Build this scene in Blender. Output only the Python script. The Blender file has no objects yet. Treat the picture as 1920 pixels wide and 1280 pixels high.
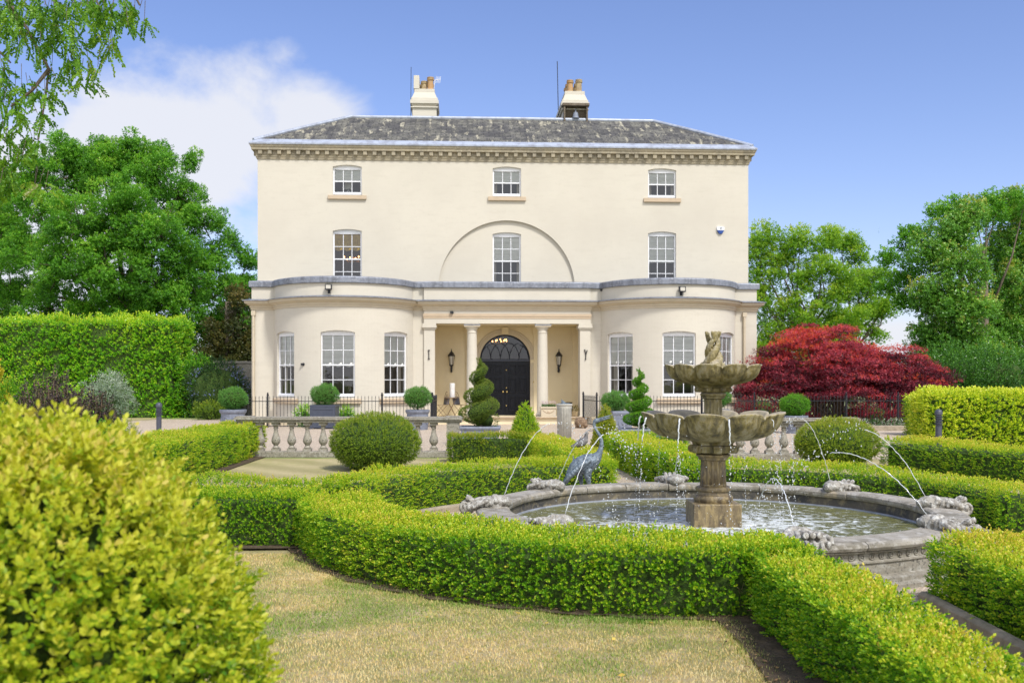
import bpy, bmesh, math, random
import numpy as np
from mathutils import Vector, Matrix
R = math.radians
sc = bpy.context.scene
# ---------------------------------------------------------------- camera
F = 1867.0; EYE = 1.65
cam_d = bpy.data.cameras.new('camera'); cam = bpy.data.objects.new('camera', cam_d)
sc.collection.objects.link(cam); sc.camera = cam
cam_d.sensor_width = 36; cam_d.lens = 36*F/1920
cam_d.shift_y = 71/1920
cam_d.clip_end = 3000; cam_d.clip_start = .05
cam.location = (0, 0, EYE); cam.rotation_euler = (R(90), 0, 0)
cam_d.dof.use_dof = True; cam_d.dof.focus_distance = 12.5; cam_d.dof.aperture_fstop = 4.5
# ---------------------------------------------------------------- light
SUN_EL, SUN_AZ = 52, 150      # azimuth clockwise from +Y (away from the camera)
w = bpy.data.worlds.new('World'); sc.world = w; w.use_nodes = True
nt = w.node_tree; nt.nodes.clear()
def N(t, ty, **k):
    n = t.nodes.new(ty)
    for a, b in k.items(): setattr(n, a, b)
    return n
def mth(t, op, a, b=None, c=None):
    n = t.nodes.new('ShaderNodeMath'); n.operation = op
    for i, v in enumerate((a, b, c)):
        if v is None: continue
        if isinstance(v, (int, float)): n.inputs[i].default_value = v
        else: t.links.new(v, n.inputs[i])
    return n.outputs[0]
sky = N(nt, 'ShaderNodeTexSky', sky_type='NISHITA'); sky.sun_disc = False
sky.sun_elevation = R(SUN_EL); sky.sun_rotation = R(SUN_AZ); sky.altitude = 100; sky.air_density = 1.0; sky.dust_density = .6; sky.ozone_density = 2.2
tc = N(nt, 'ShaderNodeTexCoord'); sep = N(nt, 'ShaderNodeSeparateXYZ'); nt.links.new(tc.outputs['Generated'], sep.inputs[0])
no = N(nt, 'ShaderNodeTexNoise'); no.inputs['Scale'].default_value = 5.5; no.inputs['Detail'].default_value = 9; no.inputs['Roughness'].default_value = .56; no.inputs['Distortion'].default_value = .25
mp = N(nt, 'ShaderNodeMapping'); mp.inputs['Scale'].default_value = (1, 1, 1.35); mp.inputs['Location'].default_value = (.35, .1, .62)
nt.links.new(tc.outputs['Generated'], mp.inputs[0]); nt.links.new(mp.outputs[0], no.inputs[0])
def blob(cx, cz, rx, rz):
    a = mth(nt, 'DIVIDE', mth(nt, 'SUBTRACT', sep.outputs[0], cx), rx)
    b = mth(nt, 'DIVIDE', mth(nt, 'SUBTRACT', sep.outputs[2], cz), rz)
    return mth(nt, 'SUBTRACT', 1.0, mth(nt, 'SQRT', mth(nt, 'ADD', mth(nt, 'MULTIPLY', a, a), mth(nt, 'MULTIPLY', b, b))))
m = mth(nt, 'MAXIMUM', blob(-.285, .225, .205, .120), blob(-.43, .12, .17, .14))
m = mth(nt, 'MAXIMUM', m, blob(-.195, .245, .10, .07))
m = mth(nt, 'MAXIMUM', m, blob(.37, .03, .22, .055))
m = mth(nt, 'MAXIMUM', m, blob(.9, .5, .5, .3))
# unseen bright cloud added behind the camera as soft frontal fill for the facade
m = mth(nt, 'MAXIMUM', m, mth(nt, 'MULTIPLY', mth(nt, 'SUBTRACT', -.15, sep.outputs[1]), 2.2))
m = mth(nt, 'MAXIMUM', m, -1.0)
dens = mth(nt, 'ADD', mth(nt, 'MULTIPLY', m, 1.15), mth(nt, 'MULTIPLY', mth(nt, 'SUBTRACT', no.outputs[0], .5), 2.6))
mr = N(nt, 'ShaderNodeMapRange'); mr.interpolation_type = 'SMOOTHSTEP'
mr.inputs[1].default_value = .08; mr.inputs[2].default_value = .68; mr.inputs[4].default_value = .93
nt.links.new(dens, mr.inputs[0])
# low haze near the horizon
hz = mth(nt, 'MULTIPLY', mth(nt, 'POWER', mth(nt, 'SUBTRACT', 1.0, mth(nt, 'ABSOLUTE', sep.outputs[2])), 9.0), .30)
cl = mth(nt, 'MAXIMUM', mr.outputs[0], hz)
mix = N(nt, 'ShaderNodeMixRGB'); lit = N(nt, 'ShaderNodeMapRange'); lit.inputs[1].default_value = .05; lit.inputs[2].default_value = -.6; lit.inputs[3].default_value = 1; lit.inputs[4].default_value = 1.7; nt.links.new(sep.outputs[1], lit.inputs[0])  # brightens the added cloud behind the camera for more fill
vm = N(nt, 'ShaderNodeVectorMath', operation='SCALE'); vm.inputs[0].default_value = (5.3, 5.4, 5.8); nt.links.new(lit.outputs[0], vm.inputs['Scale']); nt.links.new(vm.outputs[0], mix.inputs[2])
tint = N(nt, 'ShaderNodeMixRGB', blend_type='MULTIPLY'); tint.inputs[0].default_value = 1; tint.inputs[2].default_value = (.95, .925, 1.14, 1)
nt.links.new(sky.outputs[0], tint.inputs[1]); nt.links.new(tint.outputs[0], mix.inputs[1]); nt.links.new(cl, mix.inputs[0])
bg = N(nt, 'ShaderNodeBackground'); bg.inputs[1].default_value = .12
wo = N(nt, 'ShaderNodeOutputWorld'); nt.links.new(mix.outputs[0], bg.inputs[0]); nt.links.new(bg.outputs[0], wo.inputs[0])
sd = bpy.data.lights.new('sun', 'SUN'); sd.energy = 2.7; sd.angle = R(9); sd.color = (1, .965, .90)
so = bpy.data.objects.new('sun', sd); sc.collection.objects.link(so)
el, az = R(SUN_EL), R(SUN_AZ)
so.rotation_euler = Vector((math.sin(az)*math.cos(el), math.cos(az)*math.cos(el), math.sin(el))).to_track_quat('Z', 'Y').to_euler()
sc.view_settings.view_transform = 'Standard'; sc.view_settings.look = 'None'
sc.view_settings.exposure = .42; sc.view_settings.gamma = 1
sc.cycles.use_denoising = True
sc.cycles.max_bounces = 7; sc.cycles.transparent_max_bounces = 12; sc.cycles.caustics_reflective = False; sc.cycles.caustics_refractive = False
# ---------------------------------------------------------------- helpers
rng = np.random.default_rng(11); random.seed(4)
def tag(o, label=None, cat=None, group=None, kind=None):
    for k, v in (('label', label), ('category', cat), ('group', group), ('kind', kind)):
        if v: o[k] = v
    return o
def empty(name, loc=(0, 0, 0), rz=0, label=None, cat=None, group=None, parent=None):
    o = bpy.data.objects.new(name, None); sc.collection.objects.link(o); o.location = loc; o.rotation_euler = (0, 0, rz)
    o.empty_display_size = .2; o.parent = parent
    return tag(o, label, cat, group)
def copy_tree(o, parent=None):
    c = o.copy(); sc.collection.objects.link(c); c.parent = parent
    for ch in list(o.children): copy_tree(ch, c)
    return c
class MB:
    def __init__(s): s.v = []; s.f = []
    def add(s, V, Fc):
        n = len(s.v); s.v += [tuple(p) for p in V]; s.f += [tuple(i+n for i in f) for f in Fc]; return s
    def box(s, x0, x1, y0, y1, z0, z1):
        return s.add([(x0,y0,z0),(x1,y0,z0),(x1,y1,z0),(x0,y1,z0),(x0,y0,z1),(x1,y0,z1),(x1,y1,z1),(x0,y1,z1)],
                     [(0,3,2,1),(4,5,6,7),(0,1,5,4),(1,2,6,5),(2,3,7,6),(3,0,4,7)])
    def lathe(s, prof, n=24, c=(0,0), rf=None, cap=True, zf=None):
        V = []
        for r, z in prof:
            for k in range(n):
                a = 2*math.pi*k/n; q = r*(rf(a, r, z) if rf else 1)
                V.append((c[0]+q*math.cos(a), c[1]+q*math.sin(a), z+(zf(a, r, z) if zf else 0)))
        Fc = [(i*n+k, i*n+(k+1) % n, (i+1)*n+(k+1) % n, (i+1)*n+k) for i in range(len(prof)-1) for k in range(n)]
        if cap: Fc += [tuple(range(n))[::-1], tuple((len(prof)-1)*n+k for k in range(n))]
        return s.add(V, Fc)
    def tube(s, pts, rad, n=8, cap=True):
        P = [Vector(p) for p in pts]
        if isinstance(rad, (int, float)): rad = [rad]*len(P)
        V = []; up = None
        for i, p in enumerate(P):
            t = (P[min(i+1, len(P)-1)]-P[max(i-1, 0)]).normalized()
            if up is None: up = Vector((0, 0, 1)) if abs(t.z) < .9 else Vector((1, 0, 0))
            a = t.cross(up); a = a.normalized() if a.length > 1e-6 else t.orthogonal().normalized()
            b = a.cross(t).normalized(); up = b
            for k in range(n):
                q = 2*math.pi*k/n; V.append(p+(a*math.cos(q)+b*math.sin(q))*rad[i])
        Fc = [(i*n+k, i*n+(k+1) % n, (i+1)*n+(k+1) % n, (i+1)*n+k) for i in range(len(P)-1) for k in range(n)]
        if cap: Fc += [tuple(range(n))[::-1], tuple((len(P)-1)*n+k for k in range(n))]
        return s.add(V, Fc)
    def sph(s, c, r, n=12, m=8):
        if isinstance(r, (int, float)): r = (r, r, r)
        V = [(c[0], c[1], c[2]-r[2])]; Fc = []
        for i in range(1, m):
            t = math.pi*i/m
            for k in range(n):
                a = 2*math.pi*k/n
                V.append((c[0]+r[0]*math.sin(t)*math.cos(a), c[1]+r[1]*math.sin(t)*math.sin(a), c[2]-r[2]*math.cos(t)))
        V.append((c[0], c[1], c[2]+r[2])); L = len(V)-1
        for k in range(n):
            Fc.append((0, 1+(k+1) % n, 1+k)); Fc.append((L, 1+(m-2)*n+k, 1+(m-2)*n+(k+1) % n))
            for i in range(m-2): Fc.append((1+i*n+k, 1+i*n+(k+1) % n, 1+(i+1)*n+(k+1) % n, 1+(i+1)*n+k))
        return s.add(V, Fc)
    def xf(s, M):
        s.v = [tuple(M @ Vector(p)) for p in s.v]; return s
    def build(s, name, mat, parent=None, smooth=False, bevel=0):
        me = bpy.data.meshes.new(name); me.from_pydata(s.v, [], s.f)
        if smooth:
            for p in me.polygons: p.use_smooth = True
        me.materials.append(mat); me.update()
        o = bpy.data.objects.new(name, me); sc.collection.objects.link(o); o.parent = parent
        if smooth and smooth != 'all':
            me.set_sharp_from_angle(angle=R(38))
        if bevel:
            b = o.modifiers.new('bevel', 'BEVEL'); b.width = bevel; b.segments = 2; b.limit_method = 'ANGLE'
        return o
# ---------------------------------------------------------------- materials
def mat(name, col, rough=.7, metal=0, spec=.5, noise=None, bump=0, bscale=20, extra=None, coords='Object', ndetail=5):
    """noise = list of (scale, colour, low, high): layers of a second colour mixed in by noise"""
    m_ = bpy.data.materials.new(name); m_.use_nodes = True; t = m_.node_tree; b = t.nodes['Principled BSDF']
    b.inputs['Base Color'].default_value = (*col, 1); b.inputs['Roughness'].default_value = rough
    b.inputs['Metallic'].default_value = metal; b.inputs['Specular IOR Level'].default_value = spec
    tcn = N(t, 'ShaderNodeTexCoord'); cur = None
    for (s_, c_, lo, hi, *st) in (noise or []):
        nn = N(t, 'ShaderNodeTexNoise'); nn.inputs['Scale'].default_value = s_; nn.inputs['Detail'].default_value = ndetail; nn.inputs['Roughness'].default_value = .6
        if st:
            mm = N(t, 'ShaderNodeMapping'); mm.inputs['Scale'].default_value = st[0]
            t.links.new(tcn.outputs[coords], mm.inputs[0]); t.links.new(mm.outputs[0], nn.inputs[0])
        else: t.links.new(tcn.outputs[coords], nn.inputs[0])
        r_ = N(t, 'ShaderNodeMapRange'); r_.inputs[1].default_value = lo; r_.inputs[2].default_value = hi
        t.links.new(nn.outputs[0], r_.inputs[0])
        x = N(t, 'ShaderNodeMixRGB'); t.links.new(r_.outputs[0], x.inputs[0]); x.inputs[2].default_value = (*c_, 1)
        if cur is None: x.inputs[1].default_value = (*col, 1)
        else: t.links.new(cur, x.inputs[1])
        cur = x.outputs[0]
    if cur is not None: t.links.new(cur, b.inputs['Base Color'])
    if bump:
        nb = N(t, 'ShaderNodeTexNoise'); nb.inputs['Scale'].default_value = bscale; nb.inputs['Detail'].default_value = 8; nb.inputs['Roughness'].default_value = .65
        t.links.new(tcn.outputs[coords], nb.inputs[0])
        bp = N(t, 'ShaderNodeBump'); bp.inputs['Strength'].default_value = 1; bp.inputs['Distance'].default_value = bump
        t.links.new(nb.outputs[0], bp.inputs['Height']); t.links.new(bp.outputs[0], b.inputs['Normal'])
    if extra: extra(m_, t, b, tcn, cur)
    return m_
def leafmat(name, stops, transl=.3, rough=.45, spec=.35, gain=1.0):
    stops = [(p, tuple(min(.8, q*gain) for q in c)) for p, c in stops]
    m_ = bpy.data.materials.new(name); m_.use_nodes = True; t = m_.node_tree; b = t.nodes['Principled BSDF']
    at = N(t, 'ShaderNodeAttribute'); at.attribute_name = 'tint'
    r_ = N(t, 'ShaderNodeValToRGB'); e = r_.color_ramp.elements
    while len(e) < len(stops): e.new(.5)
    for k, (p, c) in enumerate(stops): e[k].position = p; e[k].color = (*c, 1)
    t.links.new(at.outputs['Fac'], r_.inputs[0]); t.links.new(r_.outputs[0], b.inputs['Base Color'])
    b.inputs['Roughness'].default_value = rough; b.inputs['Specular IOR Level'].default_value = spec
    tr = N(t, 'ShaderNodeBsdfTranslucent'); mx = N(t, 'ShaderNodeMixShader'); mx.inputs[0].default_value = transl
    br = N(t, 'ShaderNodeMixRGB', blend_type='MULTIPLY'); br.inputs[0].default_value = 1; br.inputs[2].default_value = (1.25, 1.2, .6, 1)
    t.links.new(r_.outputs[0], br.inputs[1]); t.links.new(br.outputs[0], tr.inputs[0])
    t.links.new(b.outputs[0], mx.inputs[1]); t.links.new(tr.outputs[0], mx.inputs[2])
    t.links.new(mx.outputs[0], t.nodes['Material Output'].inputs[0])
    return m_
CREAM = (.60, .56, .475)
def courses(m_, t, b, tcn, cur):
    # faint horizontal rendered coursing and weathering
    mm = N(t, 'ShaderNodeMapping'); mm.inputs['Scale'].default_value = (.5, .5, 7)
    nn = N(t, 'ShaderNodeTexNoise'); nn.inputs['Scale'].default_value = 1.6; nn.inputs['Detail'].default_value = 5
    t.links.new(tcn.outputs['Object'], mm.inputs[0]); t.links.new(mm.outputs[0], nn.inputs[0])
    bp = N(t, 'ShaderNodeBump'); bp.inputs['Distance'].default_value = .004; bp.inputs['Strength'].default_value = .5
    t.links.new(nn.outputs[0], bp.inputs['Height']); t.links.new(bp.outputs[0], b.inputs['Normal'])
M = {}
M['wall'] = mat('cream_render', CREAM, .85, noise=[(.35, (.545, .505, .43), .42, .7), (2.5, (.54, .50, .42), .5, .85, (.6, .6, 2.5)), (9, (.525, .485, .405), .58, .8)], extra=courses)
M['trim'] = mat('buff_paint', (.52, .41, .29), .75, noise=[(3, (.47, .37, .26), .45, .7)], bump=.003, bscale=30)
M['trimlight'] = mat('cream_paint', (.56, .485, .36), .75, noise=[(3, (.51, .44, .33), .45, .7)], bump=.002, bscale=30)
M['ochre'] = mat('ochre_porch_render', (.76, .66, .45), .8, noise=[(1.2, (.70, .60, .41), .45, .7)], bump=.002, bscale=20)
M['cornice'] = mat('weathered_sandstone', (.36, .31, .215), .85, noise=[(1.8, (.26, .23, .17), .42, .62), (12, (.44, .39, .29), .5, .7), (40, (.16, .14, .11), .62, .8)], bump=.006, bscale=40)
M['lead'] = mat('grey_lead', (.23, .25, .30), .5, metal=.15, noise=[(1.5, (.14, .15, .18), .42, .62, (3, 3, .35)), (14, (.34, .36, .41), .52, .72)], bump=.012, bscale=7)
M['leadlight'] = mat('pale_lead', (.42, .46, .55), .5, metal=.1, noise=[(4, (.30, .32, .38), .45, .65), (18, (.10, .10, .11), .64, .76)], bump=.006, bscale=12)
def slate_x(m_, t, b, tcn, cur):
    br = N(t, 'ShaderNodeTexBrick'); br.inputs['Scale'].default_value = 1; br.inputs['Mortar Size'].default_value = .012
    br.inputs['Brick Width'].default_value = .42; br.inputs['Row Height'].default_value = .235
    br.inputs['Color1'].default_value = (1, 1, 1, 1); br.inputs['Color2'].default_value = (.55, .55, .55, 1); br.inputs['Mortar'].default_value = (.18, .18, .18, 1)
    t.links.new(tcn.outputs['UV'], br.inputs[0])
    mu = N(t, 'ShaderNodeMixRGB', blend_type='MULTIPLY'); mu.inputs[0].default_value = .85
    t.links.new(cur, mu.inputs[1]); t.links.new(br.outputs[0], mu.inputs[2]); t.links.new(mu.outputs[0], b.inputs['Base Color'])
    bp = N(t, 'ShaderNodeBump'); bp.inputs['Distance'].default_value = .03; t.links.new(br.outputs[0], bp.inputs['Height']); t.links.new(bp.outputs[0], b.inputs['Normal'])
M['slate'] = mat('lichened_slate', (.105, .10, .095), .8, noise=[(1.3, (.21, .20, .165), .42, .60, (2.2, 1, .5)), (1.6, (.50, .46, .34), .56, .64, (3, .8, .6)), (9, (.05, .05, .05), .52, .66)], extra=slate_x, ndetail=8)
M['white'] = mat('white_gloss_paint', (.80, .81, .84), .35, noise=[(6, (.74, .75, .78), .5, .8)])
M['black'] = mat('black_iron', (.012, .013, .018), .4, noise=[(20, (.03, .03, .032), .5, .8)], bump=.001, bscale=60)
M['blackdoor'] = mat('black_gloss_paint', (.005, .006, .012), .28, spec=.28, noise=[(5, (.012, .014, .022), .4, .8)], bump=.002, bscale=5)
M['brass'] = mat('polished_brass', (.75, .6, .3), .25, metal=1)
M['lampglass'] = mat('frosted_lamp_glass', (.55, .52, .45), .15)
M['grey_plastic'] = mat('charcoal_plastic', (.055, .06, .085), .45, noise=[(20, (.075, .08, .10), .4, .7)])
M['leadgrey'] = mat('lead_grey_planter', (.20, .225, .29), .6, noise=[(8, (.15, .165, .21), .42, .65), (30, (.30, .32, .36), .55, .75)], bump=.003, bscale=40)
M['darkplanter'] = mat('slate_blue_paint', (.045, .055, .085), .5, noise=[(8, (.06, .07, .10), .4, .7)])
M['stone'] = mat('weathered_grey_stone', (.31, .285, .235), .9, noise=[(3, (.26, .235, .19), .42, .6), (14, (.40, .38, .33), .5, .66), (38, (.08, .075, .065), .54, .68), (70, (.62, .60, .55), .66, .75)], bump=.008, bscale=45)
M['rim'] = mat('weathered_pool_coping', (.34, .31, .26), .9, noise=[(2.4, (.20, .18, .14), .42, .62), (11, (.44, .415, .37), .48, .66), (40, (.13, .115, .09), .56, .7), (5, (.44, .36, .24), .58, .72)], bump=.007, bscale=50)
def mossy_x(m_, t, b, tcn, cur):
    # algae where water runs: vertical streaks of olive and dark stain
    mm = N(t, 'ShaderNodeMapping'); mm.inputs['Scale'].default_value = (9, 9, 2.2)
    nn = N(t, 'ShaderNodeTexNoise'); nn.inputs['Scale'].default_value = 1.5; nn.inputs['Detail'].default_value = 7; nn.inputs['Roughness'].default_value = .62
    t.links.new(tcn.outputs['Object'], mm.inputs[0]); t.links.new(mm.outputs[0], nn.inputs[0])
    rr = N(t, 'ShaderNodeValToRGB'); e = rr.color_ramp.elements
    e[0].position = .36; e[0].color = (.03, .026, .012, 1); e[1].position = .45; e[1].color = (.15, .12, .04, 1)
    for p, c in ((.52, (.27, .215, .07, 1)), (.585, (.36, .32, .22, 1)), (.66, (.38, .31, .11, 1)), (.74, (.10, .085, .05, 1))):
        q = e.new(p); q.color = c
    t.links.new(nn.outputs[0], rr.inputs[0])
    x = N(t, 'ShaderNodeMixRGB'); x.inputs[0].default_value = .74; t.links.new(cur, x.inputs[1]); t.links.new(rr.outputs[0], x.inputs[2])
    # paler stone colour on faces that look up
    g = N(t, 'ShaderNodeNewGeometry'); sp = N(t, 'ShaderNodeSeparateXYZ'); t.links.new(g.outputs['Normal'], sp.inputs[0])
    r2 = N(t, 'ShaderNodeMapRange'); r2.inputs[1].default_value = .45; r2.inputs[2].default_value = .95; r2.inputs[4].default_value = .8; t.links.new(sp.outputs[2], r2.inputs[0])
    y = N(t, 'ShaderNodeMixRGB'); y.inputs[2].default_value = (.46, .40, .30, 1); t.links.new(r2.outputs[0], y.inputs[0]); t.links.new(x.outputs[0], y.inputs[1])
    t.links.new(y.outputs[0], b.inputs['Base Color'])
M['mossy'] = mat('algae_stained_stone', (.33, .28, .17), .6, noise=[(6, (.20, .165, .06), .42, .6), (22, (.42, .37, .24), .5, .66), (50, (.05, .045, .03), .56, .68)], bump=.006, bscale=40, extra=mossy_x)
M['wetstone'] = mat('wet_brown_stone', (.20, .15, .08), .42, noise=[(7, (.36, .27, .12), .48, .62, (3, 3, .5)), (5, (.10, .075, .045), .45, .62, (2.5, 2.5, .7)), (20, (.30, .23, .11), .52, .7), (50, (.42, .38, .30), .64, .76)], bump=.005, bscale=40)
M['darkstone'] = mat('damp_dark_stone', (.12, .105, .08), .7, noise=[(3, (.05, .05, .05), .42, .6), (12, (.24, .20, .12), .5, .68), (30, (.30, .27, .22), .62, .74)], bump=.01, bscale=25)
M['column'] = mat('pale_limestone', (.50, .48, .42), .85, noise=[(6, (.40, .385, .34), .45, .65), (40, (.30, .28, .24), .6, .75)], bump=.004, bscale=50)
M['bronze'] = mat('blue_grey_patinated_bronze', (.15, .19, .23), .5, metal=.25, noise=[(12, (.24, .29, .33), .45, .6), (30, (.055, .07, .085), .52, .66)], bump=.014, bscale=38)
M['soil'] = mat('dark_soil', (.10, .068, .035), .95, noise=[(8, (.15, .105, .065), .45, .65), (50, (.035, .025, .018), .5, .7)], bump=.05, bscale=25)
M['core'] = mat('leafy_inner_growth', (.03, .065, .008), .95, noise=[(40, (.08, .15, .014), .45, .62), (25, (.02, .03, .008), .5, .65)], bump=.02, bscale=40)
M['bark'] = mat('grey_brown_bark', (.13, .10, .07), .9, noise=[(3, (.20, .165, .125), .45, .7, (3, 3, .6))], bump=.04, bscale=12)
M['twig'] = mat('brown_twigs', (.20, .13, .075), .9, noise=[(15, (.28, .22, .15), .45, .7)])
M['terracotta'] = mat('terracotta_pot', (.45, .26, .12), .8, noise=[(5, (.40, .28, .15), .42, .62), (30, (.60, .42, .20), .55, .75)], bump=.004)
M['buffpot'] = mat('buff_clay_pot', (.46, .36, .20), .8, noise=[(5, (.30, .22, .13), .42, .62), (30, (.55, .48, .34), .55, .75)], bump=.004)
M['blind'] = mat('cream_blind_fabric', (.92, .91, .86), .9, noise=[(1.2, (.80, .79, .73), .45, .6, (.3, .3, 8))], bump=.01, bscale=4)
M['curtain'] = mat('beige_curtain', (.62, .58, .50), .9, noise=[(2, (.42, .38, .33), .45, .6, (12, 12, .1))], bump=.01, bscale=6)
M['gold'] = mat('gold_curtain', (.55, .36, .09), .9, noise=[(2, (.38, .24, .07), .45, .6, (9, 9, 2))], bump=.01, bscale=6)
M['room'] = mat('dim_room_wall', (.10, .085, .07), .9, noise=[(1.1, (.18, .14, .10), .45, .65)])
M['roomblue'] = mat('blue_room_wall', (.16, .19, .25), .9)
def glass(name, fac, col=(1, 1, 1)):
    m_ = bpy.data.materials.new(name); m_.use_nodes = True; t = m_.node_tree; t.nodes.remove(t.nodes['Principled BSDF'])
    a = N(t, 'ShaderNodeBsdfTransparent'); a.inputs[0].default_value = (*col, 1); g = N(t, 'ShaderNodeBsdfGlossy'); g.inputs['Roughness'].default_value = .02
    x = N(t, 'ShaderNodeMixShader'); fr = N(t, 'ShaderNodeFresnel'); fr.inputs[0].default_value = 1.5
    ad = mth(t, 'ADD', fr.outputs[0], fac); t.links.new(ad, x.inputs[0])
    tcn = N(t, 'ShaderNodeTexCoord'); nn = N(t, 'ShaderNodeTexNoise'); nn.inputs['Scale'].default_value = 2.2
    t.links.new(tcn.outputs['Object'], nn.inputs[0]); bp = N(t, 'ShaderNodeBump'); bp.inputs['Distance'].default_value = .004
    t.links.new(nn.outputs[0], bp.inputs['Height']); t.links.new(bp.outputs[0], g.inputs['Normal'])
    t.links.new(a.outputs[0], x.inputs[1]); t.links.new(g.outputs[0], x.inputs[2]); t.links.new(x.outputs[0], t.nodes['Material Output'].inputs[0])
    return m_
M['glass'] = glass('old_window_glass', .05, (.93, .95, .94))
def emis(name, col, s):
    m_ = bpy.data.materials.new(name); m_.use_nodes = True; b = m_.node_tree.nodes['Principled BSDF']
    b.inputs['Base Color'].default_value = (*col, 1); b.inputs['Emission Color'].default_value = (*col, 1); b.inputs['Emission Strength'].default_value = s
    return m_
M['bulb'] = emis('warm_bulb', (1, .42, .12), 9)
# ground materials
def gravel_x(m_, t, b, tcn, cur):
    v = N(t, 'ShaderNodeTexVoronoi'); v.inputs['Scale'].default_value = 42; t.links.new(tcn.outputs['Object'], v.inputs[0])
    r_ = N(t, 'ShaderNodeValToRGB'); e = r_.color_ramp.elements; e[0].color = (.30, .22, .15, 1); e[1].color = (.80, .70, .58, 1)
    q = e.new(.5); q.color = (.58, .465, .345, 1)
    sp = N(t, 'ShaderNodeSeparateColor'); t.links.new(v.outputs['Color'], sp.inputs[0]); t.links.new(sp.outputs[0], r_.inputs[0])
    x = N(t, 'ShaderNodeMixRGB'); x.inputs[0].default_value = .55; t.links.new(cur, x.inputs[1]); t.links.new(r_.outputs[0], x.inputs[2]); t.links.new(x.outputs[0], b.inputs['Base Color'])
    bp = N(t, 'ShaderNodeBump'); bp.inputs['Distance'].default_value = .02; t.links.new(v.outputs['Distance'], bp.inputs['Height']); bp.invert = True; t.links.new(bp.outputs[0], b.inputs['Normal'])
M['gravel'] = mat('pale_gravel', (.55, .445, .33), .95, noise=[(.4, (.50, .40, .30), .4, .65), (3, (.60, .50, .385), .5, .7)], extra=gravel_x)
M['lawn'] = mat('parched_lawn', (.54, .42, .20), .95, noise=[(.9, (.32, .31, .11), .40, .56), (3.5, (.60, .48, .28), .44, .64), (10, (.28, .29, .09), .52, .72), (60, (.40, .32, .17), .5, .7)], bump=.02, bscale=120, ndetail=7)
def stripes_x(m_, t, b, tcn, cur):
    wv = N(t, 'ShaderNodeTexWave'); wv.inputs['Scale'].default_value = .42; wv.inputs['Distortion'].default_value = .8; wv.inputs['Detail'].default_value = 3; wv.bands_direction = 'DIAGONAL'
    t.links.new(tcn.outputs['Object'], wv.inputs[0]); x = N(t, 'ShaderNodeMixRGB'); x.inputs[2].default_value = (.25, .225, .085, 1)
    t.links.new(mth(t, 'MULTIPLY', wv.outputs['Fac'], .55), x.inputs[0]); t.links.new(cur, x.inputs[1]); t.links.new(x.outputs[0], b.inputs['Base Color'])
M['lawn2'] = mat('mown_striped_lawn', (.46, .39, .20), .95, noise=[(.9, (.40, .36, .15), .42, .6), (5, (.52, .43, .24), .44, .64), (40, (.36, .32, .14), .52, .72)], bump=.01, bscale=90, extra=stripes_x)
M['field'] = mat('distant_field_grass', (.26, .30, .10), .95, noise=[(.05, (.36, .36, .17), .42, .62), (1, (.20, .25, .07), .45, .65)], bump=.03, bscale=8)
M['edging'] = mat('stone_edging', (.36, .30, .22), .9, noise=[(6, (.24, .20, .14), .45, .65), (30, (.34, .30, .23), .55, .75)], bump=.008, bscale=40)

# ---------------------------------------------------------------- ground
def px(x, d): return (x-960)*d/F
def sheet(name, pts, z, mt):
    m_ = MB().add([(x, y, z) for x, y in pts], [tuple(range(len(pts)))])
    return tag(m_.build(name, mt), kind='structure')
sheet('ground', [(-900, -300), (900, -300), (900, 1500), (-900, 1500)], 0, M['field'])
sheet('lawn', [(-14, -6), (16, -6), (16, 9.75), (-14, 9.75)], .004, M['lawn'])
sheet('lawn', [(-6.0, 9.75), (16, 9.75), (16, 20.7), (-6.0, 20.7)], .004, M['lawn2'])
sheet('drive', [(-30, 21.2), (-30, 12), (-7, 12), (-6.8, 20.7), (-6, 21.2), (7.2, 21.2), (9.5, 16.5), (30, 15), (30, 33.2), (18, 41), (-14, 41), (-30, 41)], .008, M['gravel'])
RC = (1.72, 10.5)      # centre of the hedge ring
sheet('path', [(RC[0]+3.5*math.cos(2*math.pi*k/64), RC[1]+3.2*math.sin(2*math.pi*k/64)) for k in range(64)], .012, M['gravel'])
sheet('path', [(2.12, -4), (3.1, -4), (3.1, 8), (2.12, 8)], .009, M['gravel'])
sheet('path', [(-9, 10.25), (-1, 10.25), (-1, 10.95), (-9, 10.95)], .009, M['gravel'])
sheet('path', [(1.55, 13), (2.5, 13), (2.0, 21.4), (.6, 21.4)], .009, M['gravel'])
# verge in front of tall hedge
sheet('verge', [(-32, 39.2), (-15.3, 39.2), (-14.6, 40.2), (-15, 45), (-32, 45)], .016, M['lawn2'])
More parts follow.
